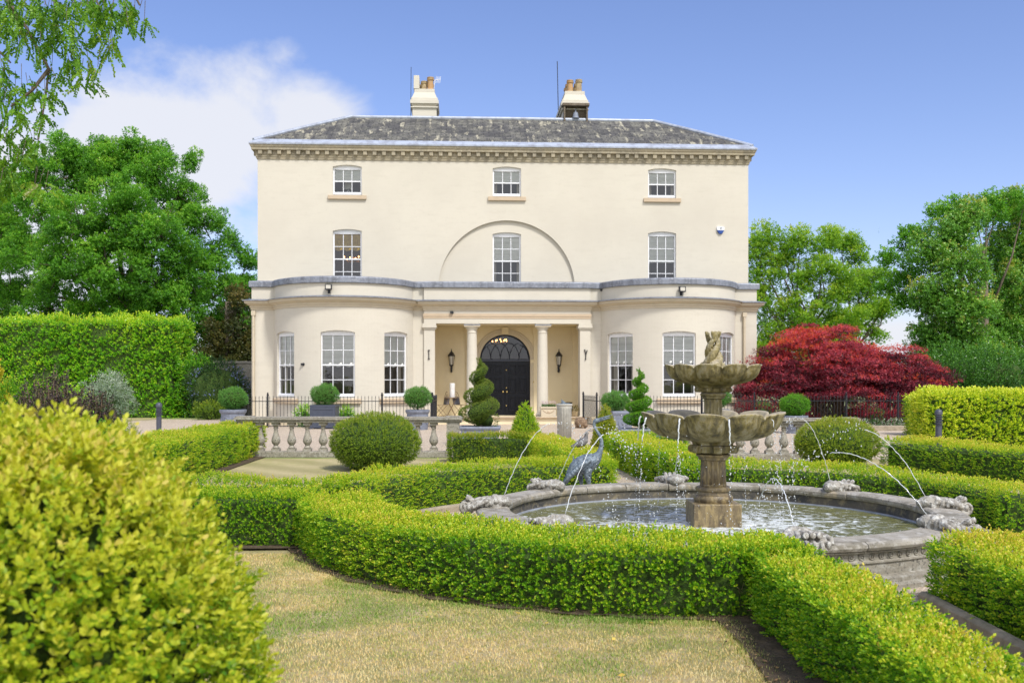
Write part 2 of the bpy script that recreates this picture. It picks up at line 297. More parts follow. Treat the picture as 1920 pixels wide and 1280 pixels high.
# ---------------------------------------------------------------- the house
H = empty('country_house', (-.225, 38.2, 0), R(3), 'large cream Georgian country house with slate roof, two curved bays and columned porch', 'house')
def strip(mb, us, fm, z0, z1, ops, depth):
    """wall face over u samples with openings (u0,u1,zsill,head(u)); fm(u, depth, z)->point"""
    us = sorted(set([round(u, 5) for u in us]+[round(o[k], 5) for o in ops for k in (0, 1)]))
    def q(a, b, c, d): mb.add([a, b, c, d], [(0, 1, 2, 3)])
    for a, b in zip(us[:-1], us[1:]):
        c = (a+b)/2; op = [o for o in ops if o[0] < c < o[1]]
        op.sort(key=lambda o: o[2])
        za = zb = z0
        for o in op:
            ha, hb = o[3](a), o[3](b)
            if o[2] > za+1e-4: q(fm(a, 0, za), fm(b, 0, zb), fm(b, 0, o[2]), fm(a, 0, o[2]))
            q(fm(a, 0, o[2]), fm(b, 0, o[2]), fm(b, depth, o[2]), fm(a, depth, o[2]))
            q(fm(a, 0, ha), fm(b, 0, hb), fm(b, depth, hb), fm(a, depth, ha))
            za, zb = ha, hb
        if za < z1 or zb < z1: q(fm(a, 0, za), fm(b, 0, zb), fm(b, 0, z1), fm(a, 0, z1))
    for o in ops:
        for u in (o[0], o[1]): q(fm(u, 0, o[2]), fm(u, depth, o[2]), fm(u, depth, o[3](u)), fm(u, 0, o[3](u)))
def seg(c, hw, zh, rise): return lambda u: zh-rise*((u-c)/hw)**2
def lin(a, b, n): return [a+(b-a)*k/n for k in range(n+1)]
def flat(y): return lambda u, d, z: (u, y+d, z)
W2, W1 = .545, .60          # half widths: upper windows, bow windows
upper = [-6.05, 0.03, 6.04]
# main upper wall with the blind arch as a shallow recess
mw = MB(); AR, AZ = 2.62, 5.12
arch = lambda u: AZ+math.sqrt(max(0, AR**2-(u-.03)**2))
ops = []
for c in upper: ops.append((c-W2, c+W2, 8.64, seg(c, W2, 9.80, .07)))
for c in (upper[0], upper[2]): ops.append((c-W2, c+W2, 5.2, seg(c, W2, 7.36, .07)))
us = lin(-9.42, 9.42, 40)+[u for c in upper for u in lin(c-W2, c+W2, 10)]+[.03+AR*math.sin(t) for t in lin(-math.pi/2, math.pi/2, 48)]
# arch recess: skip the arch area in the outer face, then add recessed face with its window
def strip_arch():
    o2 = list(ops)
    strip(mw, us, flat(0), 4.9, 10.06, [o for o in o2 if not (o[0] > -1 and o[1] < 1)]+[(.03-AR, .03+AR, 4.95, arch), (upper[1]-W2, upper[1]+W2, 8.64, seg(upper[1], W2, 9.80, .07))], .11)
    rec = MB()
    strip(rec, lin(.03-W2, .03+W2, 10)+[.03-AR, .03+AR], flat(.11), 4.95, 7.9, [(.03-W2, .03+W2, 5.2, seg(.03, W2, 7.30, .07))], .14)
    return rec
rec = strip_arch()
mw.box(-9.42, 9.42, 11.9, 12, 0, 10.06)
mw.add([(-9.42, 0, 0), (-9.42, 12, 0), (-9.42, 12, 10.06), (-9.42, 0, 10.06)], [(0, 1, 2, 3)])
mw.add([(9.42, 0, 0), (9.42, 12, 0), (9.42, 12, 10.06), (9.42, 0, 10.06)], [(0, 1, 2, 3)])
mw.build('wall', M['wall'], H)
# clip recessed wall: it lies behind the outer face, only seen through the arch
rec.build('arch_recess', M['wall'], H)
# front block: bows and portico
BR, BY = 2.65, -.37
bows = MB()
def bowmap(cx): return lambda a, d, z: (cx+(BR-d)*math.sin(a), BY-(BR-d)*math.cos(a), z)
HA = math.acos((1.1-.37)/BR); wa = math.asin(W1/BR)
BW = [R(-50), 0, R(50)]
for cx in (-6.05, 6.05):
    bows = MB(); o = [(a-wa, a+wa, 1.02, seg(a, wa, 3.37, .07)) for a in BW]
    strip(bows, lin(-HA, HA, 56)+[u for a in BW for u in lin(a-wa, a+wa, 12)], bowmap(cx), 0, 4.33, o, .17)
    strip(bows, lin(-HA, HA, 56), bowmap(cx), 4.33, 5.06, [], .17); bows.build('bow_wall', M['wall'], H)
hc = BR*math.sin(HA)
for a, b in ((-9.42, -6.05-hc), (-6.05+hc, -3.1), (3.1, 6.05-hc), (6.05+hc, 9.42)): MB().box(a, b, -1.1, .1 if abs(a) > 8 or b > 9 else -.9, 0, 5.06).build('front_wall', M['wall'], H)
# plan line of the whole front for swept mouldings
path = [(-9.42, .02), (-9.42, -1.1)]
path += [(-6.05+BR*math.sin(a), BY-BR*math.cos(a)) for a in lin(-HA, HA, 40)]
path += [(-3.1, -1.1), (-3.1, -1.22), (3.1, -1.22), (3.1, -1.1)]
path += [(6.05+BR*math.sin(a), BY-BR*math.cos(a)) for a in lin(-HA, HA, 40)]
path += [(9.42, -1.1), (9.42, .02)]
def sweep(mb, P, prof, closed=False):
    n = len(P); nor = []
    for i in range(n):
        a = Vector(P[i])-Vector(P[i-1]) if (i > 0 or closed) else None
        b = Vector(P[(i+1) % n])-Vector(P[i]) if (i < n-1 or closed) else None
        a = (a or b).normalized(); b = (b or a).normalized()
        na, nb_ = Vector((a.y, -a.x)), Vector((b.y, -b.x)); mm = (na+nb_)
        mm = mm.normalized() if mm.length > 1e-6 else na
        nor.append(mm/max(.35, mm.dot(na)))
    k = len(prof)
    V = [(P[i][0]+nor[i].x*o, P[i][1]+nor[i].y*o, z) for i in range(n) for o, z in prof]
    L = n if closed else n-1
    Fc = [(i*k+j, ((i+1) % n)*k+j, ((i+1) % n)*k+(j+1) % k, i*k+(j+1) % k) for i in range(L) for j in range(k)]
    if not closed: Fc += [tuple(range(k)), tuple((n-1)*k+j for j in range(k))[::-1]]
    return mb.add(V, Fc)
sweep(MB(), path, [(-.12, 5.035), (.07, 5.035), (.085, 5.05), (.09, 5.22), (.07, 5.255), (-.12, 5.29)]).build('parapet_coping', M['lead'], H)
sweep(MB(), path, [(-.05, 4.20), (.03, 4.20), (.03, 4.27), (.06, 4.28), (.06, 4.345), (.10, 4.36), (.15, 4.40), (.22, 4.43), (.23, 4.50), (.26, 4.53), (-.05, 4.56)]).build('cornice', M['trimlight'], H)
sweep(MB(), path, [(.003, 4.566), (.27, 4.533), (.285, 4.515), (.29, 4.545), (.02, 4.60)]).build('cornice_flashing', M['lead'], H)
# terrace roof behind the parapet
tr = MB(); tr.box(-9.3, 9.3, -1.0, 0, 4.9, 5.0)
for cx in (-6.05, 6.05):
    tr.add([(cx+(BR-.1)*math.sin(a), BY-(BR-.1)*math.cos(a), 5.0) for a in lin(-HA, HA, 24)], [tuple(range(25))])
tr.build('terrace_roof', M['lead'], H)
# portico
po = MB()
po.box(-3.1, 3.1, -1.22, -.72, 3.72, 4.2); po.box(-3.1, 3.1, -1.22, -1.0, 4.2, 5.05)
po.build('entablature', M['wall'], H)
MB().box(-3.13, 3.13, -1.25, -1.0, 3.98, 4.08).box(-3.115, 3.115, -1.235, -1.0, 3.90, 3.98).build('entablature_band', M['trim'], H)
pb = MB(); DR = .99; DZ = 2.42
dh = lambda u: DZ+math.sqrt(max(0, DR**2-(u-.0)**2))
strip(pb, lin(-2.95, 2.95, 6)+[DR*math.sin(t) for t in lin(-math.pi/2, math.pi/2, 40)], flat(.9), .24, 3.72, [(-DR, DR, .24, dh)], .25)
pb.add([(-2.95, -.72, .24), (-2.95, .9, .24), (-2.95, .9, 3.72), (-2.95, -.72, 3.72)], [(0, 1, 2, 3)])
pb.add([(2.95, -.72, .24), (2.95, .9, .24), (2.95, .9, 3.72), (2.95, -.72, 3.72)], [(0, 1, 2, 3)])
pb.add([(-3.0, -.8, 3.73), (3.0, -.8, 3.73), (3.0, .9, 3.73), (-3.0, .9, 3.73)], [(0, 1, 2, 3)])
pb.build('porch_wall', M['ochre'], H)
for s in (-1, 1):
    for c in (1.32,):
        pp = MB(); pp.box(s*c-.2, s*c+.2, .82, .897, .24, 3.45); pp.box(s*c-.25, s*c+.25, .77, .897, 3.45, 3.715); pp.build('pilaster', M['ochre'], H)
    pp = MB(); pp.box(s*2.78-.12, s*2.78+.12, .8, .897, .24, 3.45); pp.box(s*2.78-.16, s*2.78+.16, .75, .897, 3.45, 3.715); pp.build('pilaster', M['ochre'], H)
st = MB().box(-2.9, 2.9, -1.62, 1.2, 0, .235); st.build('porch_floor', M['ochre'], H, bevel=.01)
MB().box(-3.05, 3.05, -1.72, -1.0, .235, .262).build('step_edge', M['trim'], H, bevel=.008)
# archivolt
ar = MB(); n = 40
V = []
for i in range(n+1):
    a = math.pi*i/n
    for r_, y_ in ((.995, .905), (.995, .86), (1.10, .85), (1.12, .865), (1.20, .862), (1.215, .9)): V.append((r_*math.cos(a), y_, DZ+r_*math.sin(a)))
ar.add(V, [(i*6+j, i*6+j+1, (i+1)*6+j+1, (i+1)*6+j) for i in range(n) for j in range(5)])
for s in (-1, 1): ar.box(min(s*.995, s*1.2), max(s*.995, s*1.2), .855, .897, .262, 2.30)
ar.build('door_surround', M['trimlight'], H, smooth=True)
ib = MB()
for s in (-1, 1): MB().box(min(s*.99, s*1.24), max(s*.99, s*1.24), .83, .894, 2.30, 2.42).build('impost', M['ochre'], H, bevel=.006)
ib.box(-.13, .13, .80, .894, 3.42, 3.70); ib.build('keystone', M['ochre'], H, bevel=.006)
# columns and antae
def col_(cx):
    c = MB(); p = [(.25, .262), (.25, .31), (.27, .33), (.25, .37), (.225, .40), (.213, .43)]
    p += [(.213-.035*(k/10)**1.6, .43+(3.37-.43)*k/10) for k in range(1, 11)]
    p += [(.195, 3.38), (.195, 3.41), (.18, 3.42), (.18, 3.49), (.20, 3.52), (.245, 3.58), (.255, 3.60)]
    c.lathe(p, 32); o = c.build('column', M['wall'], H, smooth=True); o.location = (cx, -.97, 0)
    MB().box(-.30, .30, -.26, .26, 3.601, 3.66).box(-.27, .27, -.24, .24, 3.66, 3.717).build('capital_block', M['trimlight'], o, bevel=.006)
    MB().box(-.31, .31, -.275, -.2, 3.655, 3.69).build('capital_flashing', M['lead'], o)
for cx in (-1.32, 1.32): col_(cx)
for cx in (-2.9, 2.9):
    a = MB().box(cx-.2, cx+.2, -1.19, -.6, .3, 3.5).box(cx-.235, cx+.235, -1.23, -.58, 3.5, 3.56).box(cx-.27, cx+.27, -1.27, -.56, 3.56, 3.64).box(cx-.25, cx+.25, -1.25, -.58, 3.64, 3.716)
    a.box(cx-.24, cx+.24, -1.24, -.58, 0, .2).box(cx-.225, cx+.225, -1.22, -.58, .2, .3)
    a.build('anta', M['wall'], H, bevel=.006)
# wall tie plates
t1 = MB().box(-2.93, -2.905, -1.235, -1.19, 2.42, 2.72).box(-2.955, -2.88, -1.235, -1.19, 2.40, 2.425).box(-2.955, -2.88, -1.235, -1.19, 2.715, 2.74)
t1.build('wall_tie', M['black'], H)
t2 = MB().tube([(2.88, -1.22, 2.74), (2.92, -1.22, 2.56), (2.91, -1.22, 2.40)], .018, 6).tube([(2.97, -1.22, 2.74), (2.92, -1.22, 2.56)], .018, 6)
t2.sph((2.88, -1.225, 2.74), .028, 8, 6).sph((2.91, -1.225, 2.40), .028, 8, 6)
t2.build('wall_tie', M['black'], H)
# door
fr = MB()
for s in (-1, 1): fr.box(min(s*.93, s*.99), max(s*.93, s*.99), 1.0, 1.1, .262, DZ)
MB().box(-.985, .985, .94, .99, DZ-.06, DZ+.01).build('transom', M['darkplanter'], H, bevel=.012); fr.box(-.93, .93, .985, 1.1, DZ-.09, DZ+.03).box(-.95, .95, .99, 1.15, .24, .30)
n = 32; V = []
for i in range(n+1):
    a = math.pi*i/n
    for r_, y_ in ((.925, 1.1), (.925, 1.0), (.99, 1.0), (.99, 1.1)): V.append((r_*math.cos(a), y_, DZ+r_*math.sin(a)))
fr.add(V, [(i*4+j, i*4+j+1, (i+1)*4+j+1, (i+1)*4+j) for i in range(n) for j in range(3)])
def arcbar(x0, x1, h):
    # gothic bar from (x0, DZ) curving up to lean towards x1
    pts = [(x0+(x1-x0)*(1-math.cos(t)), 1.03, DZ+.03+h*math.sin(t)) for t in lin(0, math.pi/2*.98, 10)]
    pts = [p for p in pts if p[0]**2+(p[2]-DZ)**2 < .95**2]
    if len(pts) > 1: fr.tube(pts, .014, 5)
for x0 in (-.56, -.18, .18, .56):
    arcbar(x0, x0+.38, .62); arcbar(x0, x0-.38, .62)
arcbar(-.93, -.56, .55); arcbar(.93, .56, .55)
fr.build('door_frame', M['blackdoor'], H)
pts = [(.93*math.cos(a), 1.06, DZ+.93*math.sin(a)) for a in lin(0, math.pi, 24)]
MB().add(pts, [tuple(range(len(pts)))]).build('fanlight', glass('fanlight_glass', .035, (.7, .8, .7)), H)
for s in (-1, 1):
    d = MB(); a, b = sorted((s*.006, s*.93)); d.box(a, b, 1.02, 1.07, .30, DZ-.09)
    o = d.build('door', M['blackdoor'], H)
    pn = MB(); q0, q1 = a+.09+(0.04 if s > 0 else 0), b-.09-(.04 if s < 0 else 0)
    rows = [(.40, .98), (1.12, 1.72), (1.84, 2.22)]
    for (z0, z1) in rows:
        for (xa, xb) in ((q0, q0+.32), (q1-.32, q1)):
            for (xm0, xm1, zm0, zm1) in ((xa, xb, z0, z0+.045), (xa, xb, z1-.045, z1), (xa, xa+.045, z0+.045, z1-.045), (xb-.045, xb, z0+.045, z1-.045)):
                pn.box(xm0, xm1, .965, 1.02, zm0, zm1)
            pn.box(xa+.09, xb-.09, 1.002, 1.02, z0+.09, z1-.09)
    pn.build('door_moulding', M['blackdoor'], o, bevel=.02)
    k = MB().sph((s*.075, .935, 1.17), .045, 12, 8).tube([(s*.075, 1.02, 1.17), (s*.075, .95, 1.17)], .012, 8)
    k.build('door_knob', M['brass'], o, smooth=True)
for z in (.62, 1.32, 2.02): MB().sph((.055, .975, z), .034, 10, 6).build('door_lock', M['brass'], H, smooth=True)
MB().box(1.10, 1.15, .83, .86, 1.50, 1.60).sph((1.125, .83, 1.55), .02, 8, 6).build('door_bell', M['brass'], H)
# hall behind the door, rooms behind windows
hall = MB(); hall.add([(-1.4, 1.2, .2), (1.4, 1.2, .2), (1.4, 1.2, 3.8), (-1.4, 1.2, 3.8), (-1.4, 5, .2), (1.4, 5, .2), (1.4, 5, 3.8), (-1.4, 5, 3.8)], [(4, 5, 6, 7), (0, 1, 5, 4), (3, 2, 6, 7), (0, 4, 7, 3), (1, 5, 6, 2)])
hall.build('hall', M['room'], H)
def window(pos, rot, w, z0, z1, rows, reveal, blind=.5, curtains=None, curtmat='curtain', room='room', sill=True, sillw=.18, rev=.10, scallop=False, blindcol='blind', sash=None):
    """pos: (x,y) of the wall face centre, local; a sash window with 3 panes across"""
    T = Matrix.Translation((pos[0], pos[1], 0)) @ Matrix.Rotation(rot, 4, 'Z')
    hw = w/2; y0 = rev
    f = MB(); B = .055
    f.box(-hw, -hw+B, y0, y0+.10, z0, z1).box(hw-B, hw, y0, y0+.10, z0, z1).box(-hw+B, hw-B, y0, y0+.10, z1-.10, z1).box(-hw-.0, hw+.0, y0-.03, y0+.10, z0-.0, z0+.075)
    zt = z1-.10; zb = z0+.075; h = zt-zb; mid = zb+h*(.5 if sash is None else sash)
    f.box(-hw+B, hw-B, y0+.015, y0+.06, mid-.022, mid+.022)
    f.box(-hw+B, hw-B, y0+.02, y0+.06, zb, zb+.03)
    bw = 2*(hw-B)
    for k in (1, 2): x = -hw+B+bw*k/3; f.box(x-.012, x+.012, y0+.025, y0+.055, zb, zt)
    for a, b, m_ in ((zb, mid, rows[1]), (mid, zt, rows[0])):
        for k in range(1, m_): z = a+(b-a)*k/m_; f.box(-hw+B, hw-B, y0+.025, y0+.055, z-.011, z+.011)
    f.box(-hw-.05, hw+.05, y0+.003, y0+.09, z1+.002, z1+.12)
    o = f.xf(T).build('window', M['white'], H)
    MB().add([(-hw+.04, y0+.045, zb), (hw-.04, y0+.045, zb), (hw-.04, y0+.045, zt), (-hw+.04, y0+.045, zt)], [(0, 1, 2, 3)]).xf(T).build('pane', M['glass'], o)
    if blind:
        z = zt-(zt-zb)*blind; bm_ = MB(); n = 22; V = []
        for j in range(13):
            for i in range(n+1):
                u = i/n; t_ = j/12
                zz = zt+.03-(zt+.03-z)*t_; dz = 0
                if scallop and t_ > .6: dz = -.07*abs(math.sin(u*math.pi*3))*((t_-.6)/.4)
                V.append((-hw+.045+(w-.09)*u, y0+.068+.012*math.sin(j*math.pi/2)+.02*(t_**2)*math.sin(u*19)*(1 if scallop else .2), zz+dz))
        bm_.add(V, [(j*(n+1)+i, j*(n+1)+i+1, (j+1)*(n+1)+i+1, (j+1)*(n+1)+i) for j in range(12) for i in range(n)])
        bm_.xf(T).build('blind', M[blindcol], o, smooth='all')
    if curtains:
        for s, wd in zip((-1, 1), curtains):
            if not wd: continue
            c_ = MB()
            n = 16; V = []
            for j in range(2):
                for i in range(n+1):
                    V.append((s*(hw-.03-wd*i/n), y0+.22+.035*math.sin(i*1.9), (zb-.02) if j == 0 else zt+.05))
            c_.add(V, [(i, i+1, n+2+i, n+1+i) for i in range(n)])
            c_.xf(T).build('curtain', M[curtmat], o, smooth='all')
    r_ = MB(); q = hw+.5; d = 2.3
    r_.add([(-hw-.04, rev+.10, z0-.02), (hw+.04, rev+.10, z0-.02), (hw+.04, rev+.10, z1+.1), (-hw-.04, rev+.10, z1+.1), (-q, d, z0-.5), (q, d, z0-.5), (q, d, z1+.2), (-q, d, z1+.2)],
           [(4, 5, 6, 7), (0, 1, 5, 4), (3, 2, 6, 7), (0, 4, 7, 3), (1, 5, 6, 2)])
    r_.xf(T).build('room_shell', M[room], o)
    if sill:
        MB().box(-hw-sillw, hw+sillw, -.09, .06, z0-.19, z0-.04).xf(T).build('sill', M['trim'], o, bevel=.008)
    return o
for i, c in enumerate(upper):
    window((c, 0), 0, 2*W2, 8.68, 9.735, (1, 1), 0, blind=.5, room=('room', 'roomblue', 'roomblue')[i], curtains=((.15, .12) if i else None))
window((upper[0], 0), 0, 2*W2, 5.2, 7.29, (2, 2), 0, blind=.30, scallop=True, blindcol='gold', room='room', sill=False)
window((upper[1], .11), 0, 2*W2, 5.2, 7.235, (2, 2), 0, blind=.52, room='roomblue', sill=False, curtains=(.12, .12))
window((upper[2], 0), 0, 2*W2, 5.2, 7.29, (2, 2), 0, blind=.53, room='roomblue', sill=False)
rnd = random.Random(3)
for cx in (-6.05, 6.05):
    for a in BW:
        T = (cx+(BR-.035)*math.sin(a), BY-(BR-.035)*math.cos(a))
        window(T, a, 2*W1, 1.04, 3.30, (2, 2), 0, blind=(.50 if cx < 0 else .46), scallop=True, curtains=(.26, .26) if a else (.10, .08), sill=False, rev=.11)
        # curved sill hugging the bow
        s = MB(); V = []; n = 12
        for i in range(n+1):
            t_ = a+(-1+2*i/n)*(wa+.075)
            for rr, z in ((BR-.05, .80), (BR+.10, .80), (BR+.10, .945), (BR-.05, .985)): V.append((cx+rr*math.sin(t_), BY-rr*math.cos(t_), z))
        s.add(V, [(i*4+j, i*4+(j+1) % 4, (i+1)*4+(j+1) % 4, (i+1)*4+j) for i in range(n) for j in range(4)]+[(0, 1, 2, 3), tuple(n*4+j for j in (3, 2, 1, 0))])
        s.build('sill', M['trim'], H, bevel=.006)
pl = MB()
sweep(pl, path[:43]+[(-3.1, -1.1)], [(-.02, 0), (.05, 0), (.05, .20), (.02, .24), (-.02, .25)])
sweep(pl, path[46:], [(-.02, 0), (.05, 0), (.05, .20), (.02, .24), (-.02, .25)])
pl.build('plinth', M['ochre'], H)
# things seen in the rooms
# cornice under the eaves with blocks
rect = [(-9.42, 12), (-9.42, 0), (9.42, 0), (9.42, 12)]
co = MB()
sweep(co, rect, [(-.05, 9.98), (.03, 9.98), (.04, 10.05), (.06, 10.08), (.06, 10.14), (.07, 10.145), (.07, 10.30), (.20, 10.31), (.205, 10.38), (.235, 10.42), (.26, 10.50), (.26, 10.52), (-.05, 10.53)])
k = 0; x = -9.30
while x < 9.35:
    co.box(x-.07, x+.07, -.17, -.06, 10.155, 10.302); x += .3578
for s in (-1, 1):
    y = .2
    while y < 11.5:
        a, b = sorted((s*9.48, s*9.59)); co.box(a, b, y-.07, y+.07, 10.155, 10.302); y += .3578
co.build('eaves_cornice', M['cornice'], H, bevel=0)
sweep(MB(), rect, [(.02, 10.535), (.27, 10.525), (.28, 10.50), (.29, 10.555), (.24, 10.60), (.05, 10.74), (-.08, 10.76)]).build('eaves_flashing', M['leadlight'], H)
# slate roof with uv in metres on each slope
def roof():
    e = .13; zE, zR = 10.66, 12.42; rn = 3.25
    x0, x1, y0, y1 = -9.42-e, 9.42+e, -e, 12+e
    V = [(x0, y0, zE), (x1, y0, zE), (x1, y1, zE), (x0, y1, zE), (x0+rn, y0+rn, zR), (x1-rn, y0+rn, zR), (x1-rn, y1-rn, zR), (x0+rn, y1-rn, zR)]
    Fc = [(0, 1, 5, 4), (1, 2, 6, 5), (2, 3, 7, 6), (3, 0, 4, 7), (4, 5, 6, 7)]
    me = bpy.data.meshes.new('roof'); me.from_pydata(V, [], Fc); uv = me.uv_layers.new(name='UVMap')
    L = math.hypot(rn, zR-zE)
    for p, ax in zip(me.polygons, (0, 1, 0, 1, 0)):
        for li in p.loop_indices:
            v = V[me.loops[li].vertex_index]; h = (v[2]-zE)/(zR-zE)*L
            uv.data[li].uv = (v[ax], h if p.index < 4 else v[1])
    me.materials.append(M['slate']); o = bpy.data.objects.new('roof', me); sc.collection.objects.link(o); o.parent = H
    rd = MB()
    for a, b in ((0, 4), (1, 5), (4, 5), (2, 6), (3, 7), (6, 7), (4, 7), (5, 6)):
        A, B_ = Vector(V[a]), Vector(V[b]); rd.tube([A+(0, 0, .01) if False else A+Vector((0, 0, .02)), (A+B_)/2+Vector((0, 0, .035)), B_+Vector((0, 0, .02))], .075, 8)
    rd.build('ridge_flashing', M['leadlight'], o, smooth=True)
    return o
RF = roof()
def chimney(cx, kind):
    y0 = 3.3
    c = MB(); hw = .50; y1 = y0+(1.6 if kind == 0 else 2.6)
    c.box(cx-hw, cx+hw, y0, y1, 11.2, 13.02)
    for k_, (g, z0, z1) in enumerate(((.07, 12.62, 12.72), (.04, 13.02, 13.07), (.09, 13.07, 13.22), (.05, 13.22, 13.32))): c.box(cx-hw-g, cx+hw+g, y0-g, y1+g, z0 if z0 != 12.62 else 12.9, z1 if z0 != 12.62 else 12.95)
    # battered top
    t0, t1, z0, z1 = hw+.02, hw-.09, 13.32, 13.42+.0
    c.add([(cx-t0, y0-.02, z0), (cx+t0, y0-.02, z0), (cx+t0, y1+.02, z0), (cx-t0, y1+.02, z0), (cx-t1, y0+.09, z0+.28), (cx+t1, y0+.09, z0+.28), (cx+t1, y1-.09, z0+.28), (cx-t1, y1-.09, z0+.28)],
          [(0, 1, 5, 4), (1, 2, 6, 5), (2, 3, 7, 6), (3, 0, 4, 7), (4, 5, 6, 7)])
    c.box(cx-.42, cx+.42, y0+.08, y1-.08, 13.58, 13.72)
    if kind == 0: c.box(cx-.45, cx-.22, y0+.06, y0+.9, 13.72, 14.27)
    o = c.build('chimney', M['wall'], H, bevel=.01)
    zt = 13.72
    spots = [(-.02, .5), (.24, .35), (-.12, 1.0), (.22, 1.0)] if kind == 0 else [(-.17, .35), (.20, .35), (-.17, .95), (.20, .95), (-.17, 1.5), (.2, 1.5)]
    for i, (dx, dy) in enumerate(spots):
        h = (.42 if kind == 0 else .52)+.03*(i % 2)
        if kind == 0 and i == 1: h = .55
        p = MB().lathe([(.15, zt), (.15, zt+.06), (.125, zt+.08), (.12, zt+h*.75), (.15, zt+h*.78), (.155, zt+h*.86), (.13, zt+h*.88), (.145, zt+h*.93), (.145, zt+h), (.11, zt+h), (.11, zt+h-.1)], 16, (cx+dx, y0+dy))
        p.build('chimney_pot', M['terracotta'] if (i+kind) % 2 else M['buffpot'], o, smooth=True)
    if kind == 1:
        b = MB().box(cx-.50, cx-.44, y0-.32, y0-.02, 12.3, 13.0).box(cx+.44, cx+.50, y0-.32, y0-.02, 12.3, 13.0).box(cx-.56, cx+.56, y0-.36, y0-.012, 13.0, 13.10).box(cx-.44, cx+.44, y0-.04, y0-.012, 12.3, 13.0)
        b.build('bell_housing', M['bark'], o)
        MB().lathe([(.16, 12.50), (.13, 12.55), (.11, 12.66), (.09, 12.74), (.03, 12.78), (.02, 12.9)], 16, (cx, y0-.2)).build('bell', M['leadgrey'], o, smooth=True)
    return o
c0 = chimney(-3.24, 0); c1 = chimney(3.04, 1)
MB().tube([(2.47, 4.6, 13.0), (2.42, 4.6, 15.35)], .018, 5).build('aerial', M['black'], c1)
ae = MB().tube([(-2.86, 3.9, 13.9), (-2.83, 3.9, 14.25), (-2.6, 3.9, 14.28)], .016, 5)
for k in range(4): ae.tube([(-2.80+.06*k, 3.9, 14.12), (-2.76+.06*k, 3.9, 14.40)], .010, 4)
ae.build('aerial', M['white'], c0)
MB().tube([(-3.82, 3.5, 12.4), (-3.8, 3.5, 14.65)], .012, 5).build('aerial', M['black'], c0)
# downpipes
for x, y in ((-9.34, -1.16), (8.93, -1.17)):
    d = MB().tube([(x, y, .1), (x, y, 4.05)], .05, 10).box(x-.075, x+.075, y-.06, y+.05, 4.0, 4.16)
    for z in (.9, 2.3, 3.6): d.lathe([(.06, z), (.06, z+.06)], 10, (x, y))
    d.build('downpipe', M['trimlight'], H, smooth=True)
# fixtures on the walls, each a thing
HT = Matrix.Translation((-.225, 38.2, 0)) @ Matrix.Rotation(R(3), 4, 'Z')
def lantern(x, lab):
    o = empty('wall_lantern', HT @ Vector((x, .86, 2.05)), R(3), lab, 'wall lantern', 'black wall lanterns in the porch')
    b = MB().lathe([(.04, .12), (.085, .16), (.11, .5), (.115, .52), (.13, .53), (.06, .64), (.03, .66), (.015, .70), (.02, .73), (.005, .76)], 6, (0, -.2))
    b.v = b.v; fr_ = MB()
    for k_ in range(6):
        a = math.pi*2*k_/6; fr_.tube([(.075*math.cos(a), -.2+.075*math.sin(a), .16), (.118*math.cos(a), -.2+.118*math.sin(a), .52)], .008, 4)
    fr_.lathe([(.02, .08), (.05, .1), (.08, .155), (.08, .17)], 6, (0, -.2)).lathe([(.135, .50), (.14, .53), (.07, .64), (.03, .68), (.012, .74), (.02, .76), (.004, .79)], 6, (0, -.2))
    fr_.tube([(0, -.2, .09), (0, -.2, 0), (0, -.14, -.06), (0, -.03, -.02)], .014, 6).lathe([(.03, -.0), (.045, -.05), (.03, -.1), (.01, -.14)], 8, (0, -.2)).box(-.04, .04, -.03, .0, -.12, .10)
    fr_.build('lantern_frame', M['black'], o)
    MB().lathe([(.07, .17), (.108, .5)], 6, (0, -.2)).build('lantern_glass', M['lampglass'], o)
lantern(-2.1, 'black wall lantern between the left pier and left column of the porch')
lantern(2.1, 'black wall lantern between the right column and right pier of the porch')
def flood(x, y, z, lab, tilt):
    o = empty('floodlight', HT @ Vector((x, y, z)), R(3)+tilt, lab, 'floodlight', 'black floodlights on the curved parapets')
    MB().box(-.12, .12, -.20, -.08, -.09, .11).build('lamp_housing', M['black'], o, bevel=.01)
    MB().box(-.085, .085, -.206, -.2, -.05, .075).build('lamp_lens', M['lampglass'], o)
    MB().box(-.02, .02, -.14, 0, -.13, -.09).box(-.04, .04, -.03, .0, -.2, -.06).sph((0, -.08, -.17), .04, 8, 6).build('bracket', M['black'], o)
flood(-6.35, BY-BR+.02, 4.86, 'black square floodlight on the parapet of the left bow', 0)
flood(6.1, BY-BR+.02, 4.84, 'black square floodlight on the parapet of the right bow', .12)
for x, y, z, lab in ((-7.28, BY-BR*.86+.0, 2.18, 'small dark camera on the left bow wall between its windows'), (3.55, -1.1, 4.98, 'tiny dark sensor under the lead coping beside the right bow'), (-2.2+1.05-.9, -1.22, 4.12, 'tiny dark spotlight on the beam above the left porch column')):
    o = empty('wall_camera', HT @ Vector((x, y, z)), R(3), lab, 'camera')
    MB().tube([(0, 0, 0), (0, -.10, 0)], .05, 10).box(-.09, .02, -.12, -.06, -.03, .04).build('camera_body', M['black'], o)
al = empty('alarm_box', HT @ Vector((8.32, 0, 7.42)), R(3), 'white and blue burglar alarm box on the upper wall near the right corner', 'alarm box')
MB().add([(-.15, -.07, .10), (-.13, -.08, .14), (.13, -.08, .14), (.15, -.07, .10), (.13, -.08, -.0), (-.13, -.08, -.0), (-.16, 0, .10), (-.14, 0, .15), (.14, 0, .15), (.16, 0, .10), (.14, 0, -.0), (-.14, 0, -.0)],
         [(0, 1, 2, 3, 4, 5), (0, 6, 7, 1), (1, 7, 8, 2), (2, 8, 9, 3), (3, 9, 10, 4), (5, 4, 10, 11), (0, 5, 11, 6)]).build('cover', M['white'], al)
